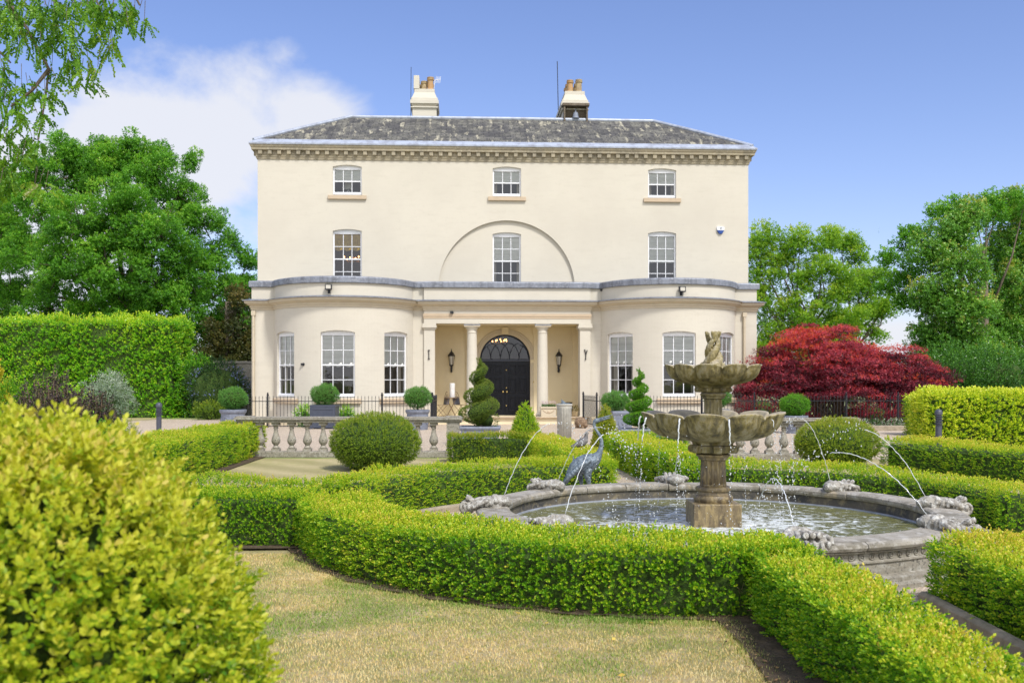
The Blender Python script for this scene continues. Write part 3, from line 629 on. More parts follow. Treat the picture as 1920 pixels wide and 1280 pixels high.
MB().add([(-.13, -.08, -.004), (.13, -.08, -.004), (.05, -.07, -.13), (-.05, -.07, -.13), (-.14, 0, -.004), (.14, 0, -.004), (.06, 0, -.14), (-.06, 0, -.14)], [(0, 1, 2, 3), (0, 3, 7, 4), (1, 5, 6, 2), (3, 2, 6, 7)]).build('strobe', mat('blue_plastic', (.02, .07, .3), .3), al)
MB().box(-.03, .035, -.085, -.08, .03, .06).box(-.05, .06, -.084, -.079, .085, .10).build('badge', M['lead'], al)
# chandeliers seen through the fanlight and the first floor window
def chand(name, x, y, z, r_, n, lab):
    o = empty(name, HT @ Vector((x, y, z)), R(3), lab, 'chandelier')
    m1 = MB().tube([(r_*math.cos(a), r_*math.sin(a), 0) for a in lin(0, 2*math.pi, 24)], .012, 5).tube([(0, 0, -.1), (0, 0, .5)], .02, 6)
    m2 = MB()
    for k_ in range(n):
        a = 2*math.pi*(k_+.3)/n; zz = .05*(k_ % 2)
        m1.tube([(0, 0, -.05), (r_*.6*math.cos(a), r_*.6*math.sin(a), -.08), (r_*math.cos(a), r_*math.sin(a), zz)], .008, 4)
        m2.sph((r_*math.cos(a), r_*math.sin(a), zz+.07), (.022, .022, .035), 6, 5)
    m1.build('chandelier_frame', M['brass'], o); m2.build('candle_bulbs', M['bulb'], o)
chand('chandelier', -.28, 2.6, 3.15, .42, 14, 'lit chandelier in the hall seen through the arched fanlight')
chand('chandelier', -6.0, 1.5, 6.35, .34, 6, 'lit chandelier in the first floor room at the left')
# table lamp on the top floor sill, left
tl = empty('table_lamp', HT @ Vector((-6.1, .75, 8.72)), 0, 'table lamp with pale drum shade behind the top left window', 'table lamp')
MB().lathe([(.17, .28), (.14, .56)], 16, cap=False).build('lamp_shade', M['blind'], tl, smooth=True)
MB().lathe([(.07, -.1), (.08, .05), (.06, .2), (.02, .3)], 12).build('lamp_base', M['white'], tl, smooth=True)
# ---------------------------------------------------------------- foliage tools
def unit(a): return a/np.maximum(1e-9, np.linalg.norm(a, axis=-1, keepdims=True))
def frames(D, twist=None):
    """rotation matrices whose third column is D"""
    D = unit(D); ref = unit(rng.normal(size=D.shape)); A = unit(np.cross(D, ref)); B = np.cross(D, A)
    return np.stack([A, B, D], axis=-1)
def kite(P, D, S, L, W, fold=.0):
    """leaf quads: base, side, tip, side"""
    mid = P+D*L*.5
    return np.stack([P, mid+S*W*.5, P+D*L, mid-S*W*.5], axis=1)
def sprig(n=8, L=.02, W=.011, stem=.05, tilt=50, seed=0):
    """a shoot along +z with leaves rising round it"""
    r_ = np.random.default_rng(seed); V = []; h = []
    for i in range(n):
        a = i*2.4+r_.normal()*.2; t = math.radians(tilt*(1-.55*i/n)+r_.normal()*8); z = stem*i/n
        D = np.array([math.sin(t)*math.cos(a), math.sin(t)*math.sin(a), math.cos(t)])
        S = unit(np.cross(D, [-math.sin(a*1.0), math.cos(a), .3])); S = unit(np.array([-math.sin(a), math.cos(a), 0])+.25*S)
        l = L*(1-.25*i/n)*(1+.15*r_.normal())
        V.append(kite(np.array([[0, 0, z]]), D[None], S[None], l, W)[0]); h.append(i/n)
    return np.array(V), np.array(h)           # (n,4,3)
def quads(name, V, mt, parent, tint, smooth=False):
    """V (n,4,3) -> one mesh of n quads with a per-face tint"""
    n = len(V); me = bpy.data.meshes.new(name); me.vertices.add(n*4); me.vertices.foreach_set('co', V.reshape(-1).astype(np.float32))
    me.loops.add(n*4); me.loops.foreach_set('vertex_index', np.arange(n*4, dtype=np.int32))
    me.polygons.add(n); me.polygons.foreach_set('loop_start', np.arange(0, n*4, 4, dtype=np.int32))
    me.update(calc_edges=True)
    at = me.attributes.new('tint', 'FLOAT', 'FACE'); at.data.foreach_set('value', np.clip(tint, 0, 1).astype(np.float32))
    me.materials.append(mt); o = bpy.data.objects.new(name, me); sc.collection.objects.link(o); o.parent = parent
    return o
def sprigs(P, Nn, size, base, n=8, spread=.5, up=.25, tipgain=.35, templ=None, jit=.12, W=.55, tilt=50, stem=2.4, temps=5):
    """instances of a sprig template on points P along normals Nn; base = base tint per point"""
    D = unit(Nn+rng.normal(size=Nn.shape)*spread*.5+np.array([0, 0, up])); Fm = frames(D)
    T = [sprig(n, 1.0, W, stem, tilt, s) for s in range(temps)]
    idx = rng.integers(0, temps, len(P)); s_ = size*(.75+.5*rng.random(len(P)))
    out = []; tt = []
    for k in range(temps):
        q = idx == k
        if not q.any(): continue
        V = np.einsum('pij,nvj->pnvi', Fm[q], T[k][0])*s_[q][:, None, None, None]+P[q][:, None, None, :]
        out.append(V.reshape(-1, 4, 3)); m_ = V.shape[0]*V.shape[1]
        tt.append((base[q][:, None]+T[k][1][None]*tipgain+rng.normal(size=(V.shape[0], V.shape[1]))*jit).reshape(-1))
    return np.concatenate(out), np.concatenate(tt)
def nz(P, s, seed=0):
    """cheap smooth noise from sums of sines"""
    r_ = np.random.default_rng(seed); v = np.zeros(len(P))
    for k in range(7):
        d = unit(r_.normal(size=3))*s*(1+.7*k); v += np.sin(P@d+r_.random()*6.28)/(1+.6*k)
    return v/2.2
BOX = leafmat('box_leaves', [(0, (.035, .12, .006)), (.3, (.095, .28, .012)), (.52, (.23, .46, .018)), (.72, (.46, .60, .028)), (.92, (.68, .68, .05)), (1, (.70, .56, .10))], .42)
BOXD = leafmat('dull_box_leaves', [(0, (.04, .08, .008)), (.35, (.11, .21, .014)), (.65, (.25, .36, .025)), (.9, (.44, .47, .045)), (1, (.50, .38, .07))], .35)
LAUREL = leafmat('laurel_leaves', [(0, (.02, .09, .006)), (.35, (.06, .21, .01)), (.6, (.13, .36, .016)), (.85, (.30, .50, .025)), (1, (.50, .58, .04))], .38, .35, .5, gain=1.3)
LAURELY = leafmat('lime_laurel_leaves', [(0, (.03, .10, .006)), (.3, (.10, .25, .012)), (.55, (.28, .42, .02)), (.8, (.50, .56, .03)), (1, (.66, .62, .08))], .4, .35, .5, gain=1.3)  # lime leaf colour of the right laurel hedges
OAK = leafmat('oak_leaves', [(0, (.03, .10, .01)), (.35, (.07, .22, .018)), (.65, (.14, .36, .025)), (.9, (.25, .46, .04)), (1, (.34, .50, .06))], .42, gain=1.15)
ASH = leafmat('light_tree_leaves', [(0, (.05, .12, .012)), (.35, (.11, .24, .018)), (.65, (.22, .36, .03)), (.9, (.34, .42, .045)), (1, (.42, .40, .06))], .5, gain=1.5)
IVY = leafmat('ivy_leaves', [(0, (.02, .07, .01)), (.35, (.055, .16, .018)), (.65, (.11, .26, .03)), (.9, (.19, .34, .05)), (1, (.34, .34, .07))], .36, .35, .5, gain=1.4)
MAPLE = leafmat('red_maple_leaves', [(0, (.05, .008, .016)), (.3, (.13, .013, .026)), (.50, (.31, .028, .055)), (.66, (.52, .085, .12)), (.82, (.66, .05, .035)), (1, (.62, .13, .04))], .4)
BAY = leafmat('topiary_leaves', [(0, (.02, .07, .012)), (.4, (.055, .17, .03)), (.75, (.12, .28, .05)), (1, (.22, .38, .08))], .3, gain=1.25)
SPIR = leafmat('spiral_leaves', [(0, (.03, .12, .008)), (.4, (.08, .28, .015)), (.75, (.18, .42, .025)), (1, (.32, .52, .04))], .35)
GREYL = leafmat('silvery_leaves', [(0, (.10, .17, .10)), (.4, (.20, .28, .18)), (.75, (.32, .40, .29)), (1, (.50, .55, .46))], .3)
PURP = leafmat('purple_brown_leaves', [(0, (.03, .022, .03)), (.4, (.075, .05, .06)), (.7, (.12, .10, .06)), (.85, (.10, .16, .04)), (1, (.24, .14, .12))], .25)
GOLDC = leafmat('golden_conifer_leaves', [(0, (.20, .20, .01)), (.5, (.48, .42, .02)), (1, (.68, .58, .06))], .3)
CEAN = leafmat('ceanothus_leaves', [(0, (.012, .035, .008)), (.4, (.03, .08, .02)), (.75, (.06, .13, .03)), (.86, (.12, .16, .07)), (.9, (.14, .17, .38)), (1, (.24, .29, .58))], .2)
CONIF = leafmat('dark_conifer_leaves', [(0, (.02, .035, .008)), (.4, (.05, .065, .014)), (.75, (.11, .105, .02)), (1, (.22, .16, .035))], .25)
LOCUST = leafmat('locust_leaves', [(0, (.04, .13, .01)), (.4, (.10, .26, .016)), (.75, (.24, .44, .03)), (.95, (.36, .46, .05)), (1, (.55, .55, .35))], .45)
def hedge(line, width, h, lab, dens=420, size=.021, mt=BOX, base=.30, top=.42, cat='hedge', group=None, cutoff=None, n=8, name='hedge', bare=.0, zpow=1.0, closed=False, core=True, sides=(1, 1, 1), wob=.042, tipgain=.3, depth=.06):
    """clipped hedge along a plan polyline: leafy shoots over a shaded core"""
    line = np.array(line, float); seg_ = np.diff(line, axis=0); Ls = np.linalg.norm(seg_, axis=1); cum = np.concatenate([[0], np.cumsum(Ls)]); Lt = cum[-1]
    root = empty(name, (line[len(line)//2][0], line[len(line)//2][1], 0), 0, lab, cat, group); off = np.array([line[len(line)//2][0], line[len(line)//2][1], 0])
    def at(s):
        i = np.clip(np.searchsorted(cum, s, side='right')-1, 0, len(Ls)-1); t = (s-cum[i])/Ls[i]
        p = line[i]+seg_[i]*t[:, None]; d = seg_[i]/Ls[i][:, None]
        return p, d
    hw = width/2; area = Lt*(2*h+width)+2*h*width; cnt = int(area*dens)
    fr_ = rng.random(cnt); s = rng.random(cnt)*Lt; per = 2*h+width; u = rng.random(cnt)*per
    ecap = rng.random(cnt) < (2*h*width)/area
    p, d = at(s); nrm = np.stack([d[:, 1], -d[:, 0]], 1)
    side = np.where(u < h, -1, np.where(u > h+width, 1, 0)); z = np.where(u < h, u, np.where(u > h+width, per-u, h)); lat = np.where(side == 0, u-h-hw, side*hw)
    z = np.where(side == 0, h, h*(z/h)**zpow)
    P = np.concatenate([p+nrm*lat[:, None], z[:, None]], 1); Nn = np.concatenate([nrm*side[:, None], (side == 0).astype(float)[:, None]], 1)
    # end caps
    q = ecap; k = q.sum(); e = rng.random(k) < .5; pe = np.where(e[:, None], line[0], line[-1]); de = np.where(e[:, None], -seg_[0]/Ls[0], seg_[-1]/Ls[-1])
    ne = np.stack([de[:, 1], -de[:, 0]], 1); l2 = (rng.random(k)-.5)*width; z2 = h*rng.random(k)**zpow
    P[q] = np.concatenate([pe+ne*l2[:, None], z2[:, None]], 1); Nn[q] = np.concatenate([de, np.zeros((k, 1))], 1)
    # round the shoulders
    lat2 = np.where(q, 0, lat); sh = .07
    edge = (side == 0) & ~q; over = np.clip((np.abs(lat)-(hw-sh))/sh, 0, 1)*edge; P[:, 2] -= over**2*sh*.7; Nn[:, :2] += nrm*np.sign(lat)[:, None]*over[:, None]*.6
    low = np.clip(1-P[:, 2]/(.22*h+1e-6), 0, 1)*(~edge); P -= Nn*low[:, None]*.05
    P += Nn*(nz(P, 3.3, 5)*wob+nz(P, 11, 6)*wob*.55)[:, None]
    P -= Nn*(rng.random(cnt)**1.6*depth)[:, None]
    P += np.where((rng.random(cnt) < .05)[:, None], Nn*.03*rng.random(cnt)[:, None], 0)
    P[:, 2] = np.maximum(P[:, 2], .012)
    pn = nz(P, 1.7, 9); p2 = nz(P, 7.5, 19); keep = ~((p2 < -.75) & (rng.random(cnt) < .75))
    if bare: keep &= ~((P[:, 2] < h*.42) & (rng.random(cnt) < bare*(1-P[:, 2]/(h*.42))))
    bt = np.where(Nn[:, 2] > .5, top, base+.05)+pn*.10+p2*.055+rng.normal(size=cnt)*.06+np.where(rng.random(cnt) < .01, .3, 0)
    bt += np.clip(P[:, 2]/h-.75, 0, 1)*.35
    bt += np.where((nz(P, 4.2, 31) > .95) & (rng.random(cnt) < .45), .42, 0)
    if cutoff is not None: keep &= cutoff(P)
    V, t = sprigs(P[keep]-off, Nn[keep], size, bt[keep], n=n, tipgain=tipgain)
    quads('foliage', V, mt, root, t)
    if bare:
        k = int(Lt*45); s2 = rng.random(k)*Lt; p2_, d2 = at(s2); n2 = np.stack([d2[:, 1], -d2[:, 0]], 1); sd_ = np.where(rng.random(k) < .5, -1, 1); tw_ = MB()
        for j in range(k):
            a_ = p2_[j]-off[:2]; e_ = a_+n2[j]*sd_[j]*hw*(.75+.3*rng.random())+d2[j]*rng.normal()*.10; m1 = (a_+e_)/2
            tw_.tube([(*(a_+n2[j]*sd_[j]*hw*.35), 0), (*m1, .05+.1*rng.random()), (*e_, h*(.12+.4*rng.random()))], [.006, .004, .002], 4)
        tw_.build('bare_twigs', M['twig'], root)  # bare brown twigs showing near the hedge foot
    if core:
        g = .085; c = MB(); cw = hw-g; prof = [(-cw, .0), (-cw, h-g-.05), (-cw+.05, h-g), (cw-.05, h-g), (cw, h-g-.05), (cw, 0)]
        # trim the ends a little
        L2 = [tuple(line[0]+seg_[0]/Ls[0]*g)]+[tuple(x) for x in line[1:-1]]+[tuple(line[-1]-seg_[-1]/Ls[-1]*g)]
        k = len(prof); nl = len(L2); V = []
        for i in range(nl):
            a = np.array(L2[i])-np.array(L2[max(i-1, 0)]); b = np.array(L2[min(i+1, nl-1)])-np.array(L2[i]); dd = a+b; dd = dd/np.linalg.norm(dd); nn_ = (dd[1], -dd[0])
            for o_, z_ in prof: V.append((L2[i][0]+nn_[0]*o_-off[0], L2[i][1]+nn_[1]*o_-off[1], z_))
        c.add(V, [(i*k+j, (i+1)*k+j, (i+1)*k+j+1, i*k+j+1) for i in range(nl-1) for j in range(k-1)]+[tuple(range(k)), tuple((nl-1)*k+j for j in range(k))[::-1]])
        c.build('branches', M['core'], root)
    return root
def arcpts(c, rx, ry, a0, a1, n):
    return [(c[0]+rx*math.cos(math.radians(a)), c[1]+ry*math.sin(math.radians(a))) for a in lin(a0, a1, n)]
# ---- the parterre: a ring of box round the pool cut by four paths
GB = 'clipped box hedges of the garden round the fountain'
RX, RY = 3.62, 3.32
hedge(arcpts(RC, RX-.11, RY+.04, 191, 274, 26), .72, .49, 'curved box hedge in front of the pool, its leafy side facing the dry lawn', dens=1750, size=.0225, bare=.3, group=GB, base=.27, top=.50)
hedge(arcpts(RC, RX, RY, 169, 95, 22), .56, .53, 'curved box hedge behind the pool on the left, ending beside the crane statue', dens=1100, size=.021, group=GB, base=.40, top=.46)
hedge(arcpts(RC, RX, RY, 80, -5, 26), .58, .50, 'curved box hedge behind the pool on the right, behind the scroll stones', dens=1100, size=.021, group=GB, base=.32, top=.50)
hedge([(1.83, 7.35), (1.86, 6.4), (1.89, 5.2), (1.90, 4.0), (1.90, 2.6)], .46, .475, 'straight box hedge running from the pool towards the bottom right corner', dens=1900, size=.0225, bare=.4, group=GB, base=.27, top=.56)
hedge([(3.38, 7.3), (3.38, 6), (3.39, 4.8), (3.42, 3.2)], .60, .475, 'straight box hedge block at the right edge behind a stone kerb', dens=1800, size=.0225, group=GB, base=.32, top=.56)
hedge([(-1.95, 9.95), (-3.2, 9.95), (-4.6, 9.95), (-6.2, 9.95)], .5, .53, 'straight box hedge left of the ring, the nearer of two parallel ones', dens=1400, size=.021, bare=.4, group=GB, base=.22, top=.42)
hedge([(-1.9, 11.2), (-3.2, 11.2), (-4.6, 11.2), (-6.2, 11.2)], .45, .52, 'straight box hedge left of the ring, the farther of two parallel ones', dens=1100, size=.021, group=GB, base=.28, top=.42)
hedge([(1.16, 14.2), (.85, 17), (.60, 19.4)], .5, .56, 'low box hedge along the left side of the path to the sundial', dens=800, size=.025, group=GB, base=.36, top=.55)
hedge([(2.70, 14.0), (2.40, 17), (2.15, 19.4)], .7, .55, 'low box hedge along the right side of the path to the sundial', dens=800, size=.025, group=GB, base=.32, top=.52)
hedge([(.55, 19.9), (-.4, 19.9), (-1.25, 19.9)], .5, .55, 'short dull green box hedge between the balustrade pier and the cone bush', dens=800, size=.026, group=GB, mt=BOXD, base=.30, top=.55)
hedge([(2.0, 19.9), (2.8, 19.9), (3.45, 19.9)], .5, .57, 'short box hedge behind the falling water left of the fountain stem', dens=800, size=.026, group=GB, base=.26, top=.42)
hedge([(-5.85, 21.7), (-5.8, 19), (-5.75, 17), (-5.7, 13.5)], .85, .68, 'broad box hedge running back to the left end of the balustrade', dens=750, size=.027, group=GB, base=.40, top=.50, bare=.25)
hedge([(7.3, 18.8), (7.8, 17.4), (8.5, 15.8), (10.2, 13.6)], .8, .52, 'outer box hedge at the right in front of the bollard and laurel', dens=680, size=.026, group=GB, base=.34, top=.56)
# soil strips under the hedges
def strip_sheet(line, wd, z):
    line = np.array(line); V = []
    for i in range(len(line)):
        d = unit(line[min(i+1, len(line)-1)]-line[max(i-1, 0)]); nn_ = np.array([d[1], -d[0]]); j = 1+.12*math.sin(i*2.3)
        V += [tuple(line[i]+nn_*wd[0]*j)+(z,), tuple(line[i]-nn_*wd[1]*j)+(z,)]
    return tag(MB().add(V, [(2*i, 2*i+2, 2*i+3, 2*i+1) for i in range(len(line)-1)]).build('soil', M['soil']), kind='structure')
strip_sheet(arcpts(RC, RX, RY+.10, 185, 272, 30), (.35, .3), .020)
strip_sheet([(1.72, 7.6), (1.70, 7.0), (1.68, 6.2), (1.70, 5.2), (1.72, 2.4)], (.3, .44), .024)
strip_sheet([(-1.6, 9.9), (-2.5, 9.85), (-4, 9.85), (-6.3, 9.85)], (.3, .27), .028)
strip_sheet([(3.45, 7.5), (3.45, 3)], (.4, .34), .020)
strip_sheet([(-5.72, 21.6), (-5.65, 17), (-5.55, 13.3)], (.55, .5), .020)
strip_sheet([(-1.9, 11.2), (-6.3, 11.2)], (.3, .3), .020)
# fallen leaves and twigs on the soil
fl = []; 
for k in range(240):
    a = math.radians(rng.uniform(188, 272)); r_ = 1.06+rng.random()*.05; fl.append((RC[0]+RX*math.cos(a)*r_, RC[1]+RY*math.sin(a)*r_, .03+.008*rng.random()))
for k in range(160): fl.append((1.28+rng.random()*.22, 3+rng.random()*4.2, .034))
fl = np.array(fl); D = unit(rng.normal(size=fl.shape)*[1, 1, .25]); S = unit(np.cross(D, [0, 0, 1])+rng.normal(size=D.shape)*.2)
LITT = leafmat('dry_fallen_leaves', [(0, (.10, .06, .03)), (.6, (.30, .18, .08)), (1, (.45, .34, .18))], .1)
tag(quads('leaf_litter', kite(fl, D, S, .028, .016), LITT, None, rng.random(len(fl))), kind='stuff')
# stone kerbs
def kerb(line, lab, wd=.09, h=.10):
    k_ = MB(); sweep(k_, line, [(-wd/2, 0), (wd/2, 0), (wd/2, h-.02), (wd/2-.025, h), (-wd/2+.025, h), (-wd/2, h-.02)]); return tag(k_.build('kerb', M['edging'], bevel=.006), lab, 'kerb')
kerb([(3.02, 7.3), (3.02, 6.2), (3.03, 3)], 'rounded stone kerb along the foot of the right edge hedge')
kerb(arcpts(RC, RX-.42, RY-.42, 40, -8, 20), 'curved stone kerb at the foot of the hedge behind the scroll stones')
kerb(arcpts(RC, RX-.42, RY-.42, 168, 96, 20), 'curved stone kerb at the foot of the hedge left of the pool')
# ---- solids of leaves: ball, cone, spiral
def solid(name, surf, cnt, size, mt, root, base=.35, up=.2, n=7, core=None, jit=.12, tipgain=.3, spread=.6, tilt=50, W=.55, part='foliage'):
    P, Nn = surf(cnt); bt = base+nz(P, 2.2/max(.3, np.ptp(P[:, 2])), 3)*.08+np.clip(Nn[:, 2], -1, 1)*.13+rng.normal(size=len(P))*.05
    V, t = sprigs(P, Nn, size, bt, n=n, up=up, jit=jit, tipgain=tipgain, spread=spread, tilt=tilt, W=W)
    return quads(part, V, mt, root, t)
def ellsurf(c, r, depth=.08, bump=.03, zmin=-1e9, bs=6):
    c = np.array(c, float); r = np.array(r, float)
    def f(cnt):
        u = unit(rng.normal(size=(cnt, 3))); P = u*r; Nn = unit(u/r); P += Nn*(nz(P, bs/r.max(), 8)*bump+nz(P, bs*3/r.max(), 18)*bump*.5-rng.random(cnt)**1.5*depth)[:, None]; P = P+c
        k = P[:, 2] > zmin; return P[k], Nn[k]
    return f
def conesurf(h, r0, z0=0, pw=.8, depth=.05, bump=.02):
    def f(cnt):
        t = 1-np.sqrt(rng.random(cnt)); a = rng.random(cnt)*2*np.pi; r_ = r0*(1-t**1.3)**pw*(1-.25*np.clip(.15-t, 0, 1)/.15)
        Nn = unit(np.stack([np.cos(a), np.sin(a), np.full(cnt, r0/h+.1)], 1)); P = np.stack([r_*np.cos(a), r_*np.sin(a), z0+t*h], 1)
        P += Nn*(nz(P, 6, 2)*bump-rng.random(cnt)*depth)[:, None]; return P, Nn
    return f
def ball_bush(x, y, r, rz, zc, lab, mt, base, cnt, size, group=None, name='ball_bush'):
    o = empty(name, (x, y, 0), 0, lab, 'clipped bush', group)
    solid('foliage', ellsurf((0, 0, zc), (r, r, rz), .09, .035, .03), cnt, size, mt, o, base)
    MB().sph((0, 0, zc), (r-.08, r-.08, rz-.08), 20, 14).build('branches', M['core'], o, smooth='all'); return o
GBB = 'large clipped balls of box on the lawn'
ball_bush(px(703, 18.2), 18.2, .79, .52, .50, 'wide clipped box ball in front of the left balustrade', BOXD, .40, 6500, .024, GBB)
ball_bush(px(1569, 18.9), 18.9, .74, .46, .44, 'olive clipped box ball on the lawn right of the fountain', BOXD, .50, 6000, .024, GBB)
def cone_bush(x, y, h, r, lab, base, mt):
    o = empty('cone_bush', (x, y, 0), 0, lab, 'clipped bush', 'cone shaped bushes flanking the sundial path')
    solid('foliage', conesurf(h, r, .05, .75, .06, .03), 4200, .025, mt, o, base, up=.5)
    MB().lathe([(r*.8, .05), (r*.78, .3), (r*.5, h*.6), (.03, h*.92)], 16).build('branches', M['core'], o, smooth='all')
cone_bush(px(985, 20.2), 20.2, 1.16, .40, 'upright cone of box with yellow tip left of the sundial column', .46, BOX)
cone_bush(px(1135, 20.6), 20.6, 1.10, .33, 'yellowish cone of box right of the sundial behind the crane', .62, BOXD)
# foreground bush, very near the camera
fb = empty('foreground_bush', (-1.27, 2.62, 0), 0, 'huge bright yellow green box bush filling the lower left corner', 'bush')
def fgs(cnt):
    P, Nn = ellsurf((0, 0, .75), (.585, .585, .755), .13, .06, .05, 7)(cnt)
    k = (P[:, 1] < .25) | (P[:, 2] > .9); return P[k], Nn[k]
P, Nn = fgs(12800)
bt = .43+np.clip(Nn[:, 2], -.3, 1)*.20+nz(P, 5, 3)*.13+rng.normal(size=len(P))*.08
T6 = None
def oval_sprigs(P, Nn, size, base, n=9, temps=6):
    """rounder leaves (two quads each, folded on the midrib) for close foliage"""
    D = unit(Nn+rng.normal(size=Nn.shape)*.28+np.array([0, 0, .45])); Fm = frames(D); idx = rng.integers(0, temps, len(P)); s_ = size*(.75+.5*rng.random(len(P)))
    out = []; tt = []
    for k in range(temps):
        r_ = np.random.default_rng(50+k); V = []; h = []
        for i in range(n):
            a = (i//2)*1.57+(i % 2)*math.pi+r_.normal()*.2; t = math.radians(62*(1-.62*i/n)+r_.normal()*8); z = 3.0*i/n; l = 1.15*(1-.35*i/n)
            Dv = np.array([math.sin(t)*math.cos(a), math.sin(t)*math.sin(a), math.cos(t)]); S = np.array([-math.sin(a), math.cos(a), 0]); U = np.cross(S, Dv)
            B0 = np.array([0, 0, z])
            for sgn in (-1, 1):
                V.append([B0, B0+Dv*l*.35+S*sgn*l*.27+U*l*.07, B0+Dv*l*.78+S*sgn*l*.24+U*l*.06, B0+Dv*l]); h += [i/n]
        V = np.array(V); q = idx == k
        W_ = np.einsum('pij,nvj->pnvi', Fm[q], V)*s_[q][:, None, None, None]+P[q][:, None, None, :]
        out.append(W_.reshape(-1, 4, 3)); h = np.array(h); jj = np.repeat(rng.normal(size=(q.sum(), n))*.09, 2, axis=1)
        tt.append((base[q][:, None]+h[None]*.34+jj).reshape(-1))
    return np.concatenate(out), np.concatenate(tt)
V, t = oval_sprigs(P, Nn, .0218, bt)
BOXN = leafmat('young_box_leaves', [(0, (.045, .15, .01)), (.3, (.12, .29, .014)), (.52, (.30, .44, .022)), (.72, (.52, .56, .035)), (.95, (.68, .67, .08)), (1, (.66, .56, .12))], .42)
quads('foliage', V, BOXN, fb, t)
MB().sph((0, 0, .75), (.44, .44, .60), 24, 18).build('branches', M['core'], fb, smooth='all')
tw = MB()
for k in range(70):
    a = rng.random()*6.28; b = rng.uniform(-.6, 1.2); p0 = Vector((.45*math.cos(a)*math.cos(b), .45*math.sin(a)*math.cos(b), .76+.6*math.sin(b))); tw.tube([p0, p0*1.0+Vector((math.cos(a)*.11, math.sin(a)*.11, .09))], [.003, .0015], 4)
tw.build('bare_twigs', M['twig'], fb)  # short brown twigs poking out of the bush
# laurel hedges
hedge([(-12.0, 43.2), (-18, 43.2), (-26, 43.2)][::-1] if False else [(-27, 43.4), (-20, 43.4), (-14.4, 43.4)], 2.2, 4.12, 'tall wide laurel hedge standing at the left of the house', dens=175, size=.085, mt=LAUREL, base=.42, top=.62, n=8, name='laurel_hedge', wob=.22, depth=.25, group='laurel hedges', sides=(1, 1, 0))
hedge([(9.62, 23.3), (11, 23.25), (14, 23.1)], 1.1, 1.31, 'lime green large leaved laurel hedge at the right behind the bollard', dens=430, size=.058, mt=LAURELY, base=.42, top=.52, n=7, name='laurel_hedge', wob=.05, depth=.12, group='laurel hedges')
hedge([(11.75, 29.3), (12.7, 29.2)], 1.2, 1.15, 'small laurel hedge stub behind the left end of the right laurel hedge', dens=350, size=.05, mt=LAURELY, base=.25, top=.5, n=7, name='laurel_hedge', wob=.05, depth=.1, group='laurel hedges')
# ---- topiary in planters
def topiary_ball(x, y, r, zc, lab, mt=BAY, base=.42):
    o = empty('ball_topiary', (x, y, 0), 0, lab, 'topiary', 'round topiary balls in planters before the house')
    solid('foliage', ellsurf((0, 0, zc), (r*(.97+.06*rng.random()), r, r*.74), .09, .05), 2600, .027, mt, o, base, n=6)
    MB().sph((0, 0, zc), (r-.09, r-.09, r*.74-.09), 12, 8).build('branches', M['core'], o, smooth='all')
    MB().tube([(0, 0, .45), (.01, 0, zc-r*.5)], .035, 6).build('trunk', M['bark'], o)
def planter(x, y, kind, w_, h, lab, mt='leadgrey', group='grey lead planters', wd=None):
    o = empty('planter', (x, y, 0), 0, lab, 'planter', group); hw = w_/2; wd = (wd or w_)/2
    if kind == 'square':
        b = MB().box(-hw, hw, -wd, wd, .04, h-.06).box(-hw-.02, hw+.02, -wd-.02, wd+.02, h-.06, h)
        for s in (-1, 1): b.box(min(s*hw, s*(hw+.012)), max(s*hw, s*(hw+.012)), -wd-.012, -wd+.05, 0, h-.07).box(min(s*hw, s*(hw-.08)), max(s*hw, s*(hw-.08)), -wd-.015, -wd, .02, h-.06)
        b.box(-hw+.08, hw-.08, -wd-.014, -wd, .04, .14).box(-hw+.08, hw-.08, -wd-.014, -wd, h-.16, h-.06)
        b.build('box', M[mt], o, bevel=.006)
    elif kind == 'round':
        MB().lathe([(hw*.82, 0), (hw*.84, .03), (hw*.88, h*.8), (hw*.97, h*.86), (hw, h*.9), (hw, h-.01), (hw*.96, h), (hw*.88, h-.01), (hw*.86, h-.06)], 28).build('tub', M[mt], o, smooth=True)
        dc = MB()
        for k_ in range(8): 
            a = math.pi*2*(k_+.5)/8; T = Matrix.Rotation(a, 4, 'Z'); e = MB().tube([(hw*.87+.0, .09*math.cos(q), h*.48+.13*math.sin(q)) for q in lin(0, 2*math.pi, 14)], .012, 5, cap=False).sph((hw*.87, 0, h*.48), (.02, .04, .06), 8, 6).xf(T); dc.add(e.v, e.f)
        dc.build('relief', M[mt], o, smooth='all')
    else:   # trough or tapered square with a rolled rim
        V = []; 
        for (q, z) in ((.86, 0), (.90, .05), (.93, h*.78), (1.0, h*.86), (1.03, h*.92), (1.0, h), (.92, h), (.9, h-.08)):
            V += [(-hw*q, -wd*q, z), (hw*q, -wd*q, z), (hw*q, wd*q, z), (-hw*q, wd*q, z)]
        MB().add(V, [(i*4+j, i*4+(j+1) % 4, (i+1)*4+(j+1) % 4, (i+1)*4+j) for i in range(7) for j in range(4)]+[(3, 2, 1, 0)]).build('trough', M[mt], o, bevel=.01)
        if kind == 'wreath':
            dc = MB().tube([(.12*math.cos(q), -wd*.93-.0, h*.46+.16*math.sin(q)) for q in lin(0, 2*math.pi, 18)], .016, 6, cap=False).sph((0, -wd*.93, h*.46), (.04, .02, .07), 8, 6)
            dc.build('relief', M[mt], o, smooth='all')
    MB().lathe([(0.001, h-.05), (min(hw, wd)*.88, h-.055)], 20, cap=False).build('soil', M['soil'], o) if kind == 'round' else MB().box(-hw*.88, hw*.88, -wd*.88, wd*.88, h-.12, h-.05).build('soil', M['soil'], o)
    return o
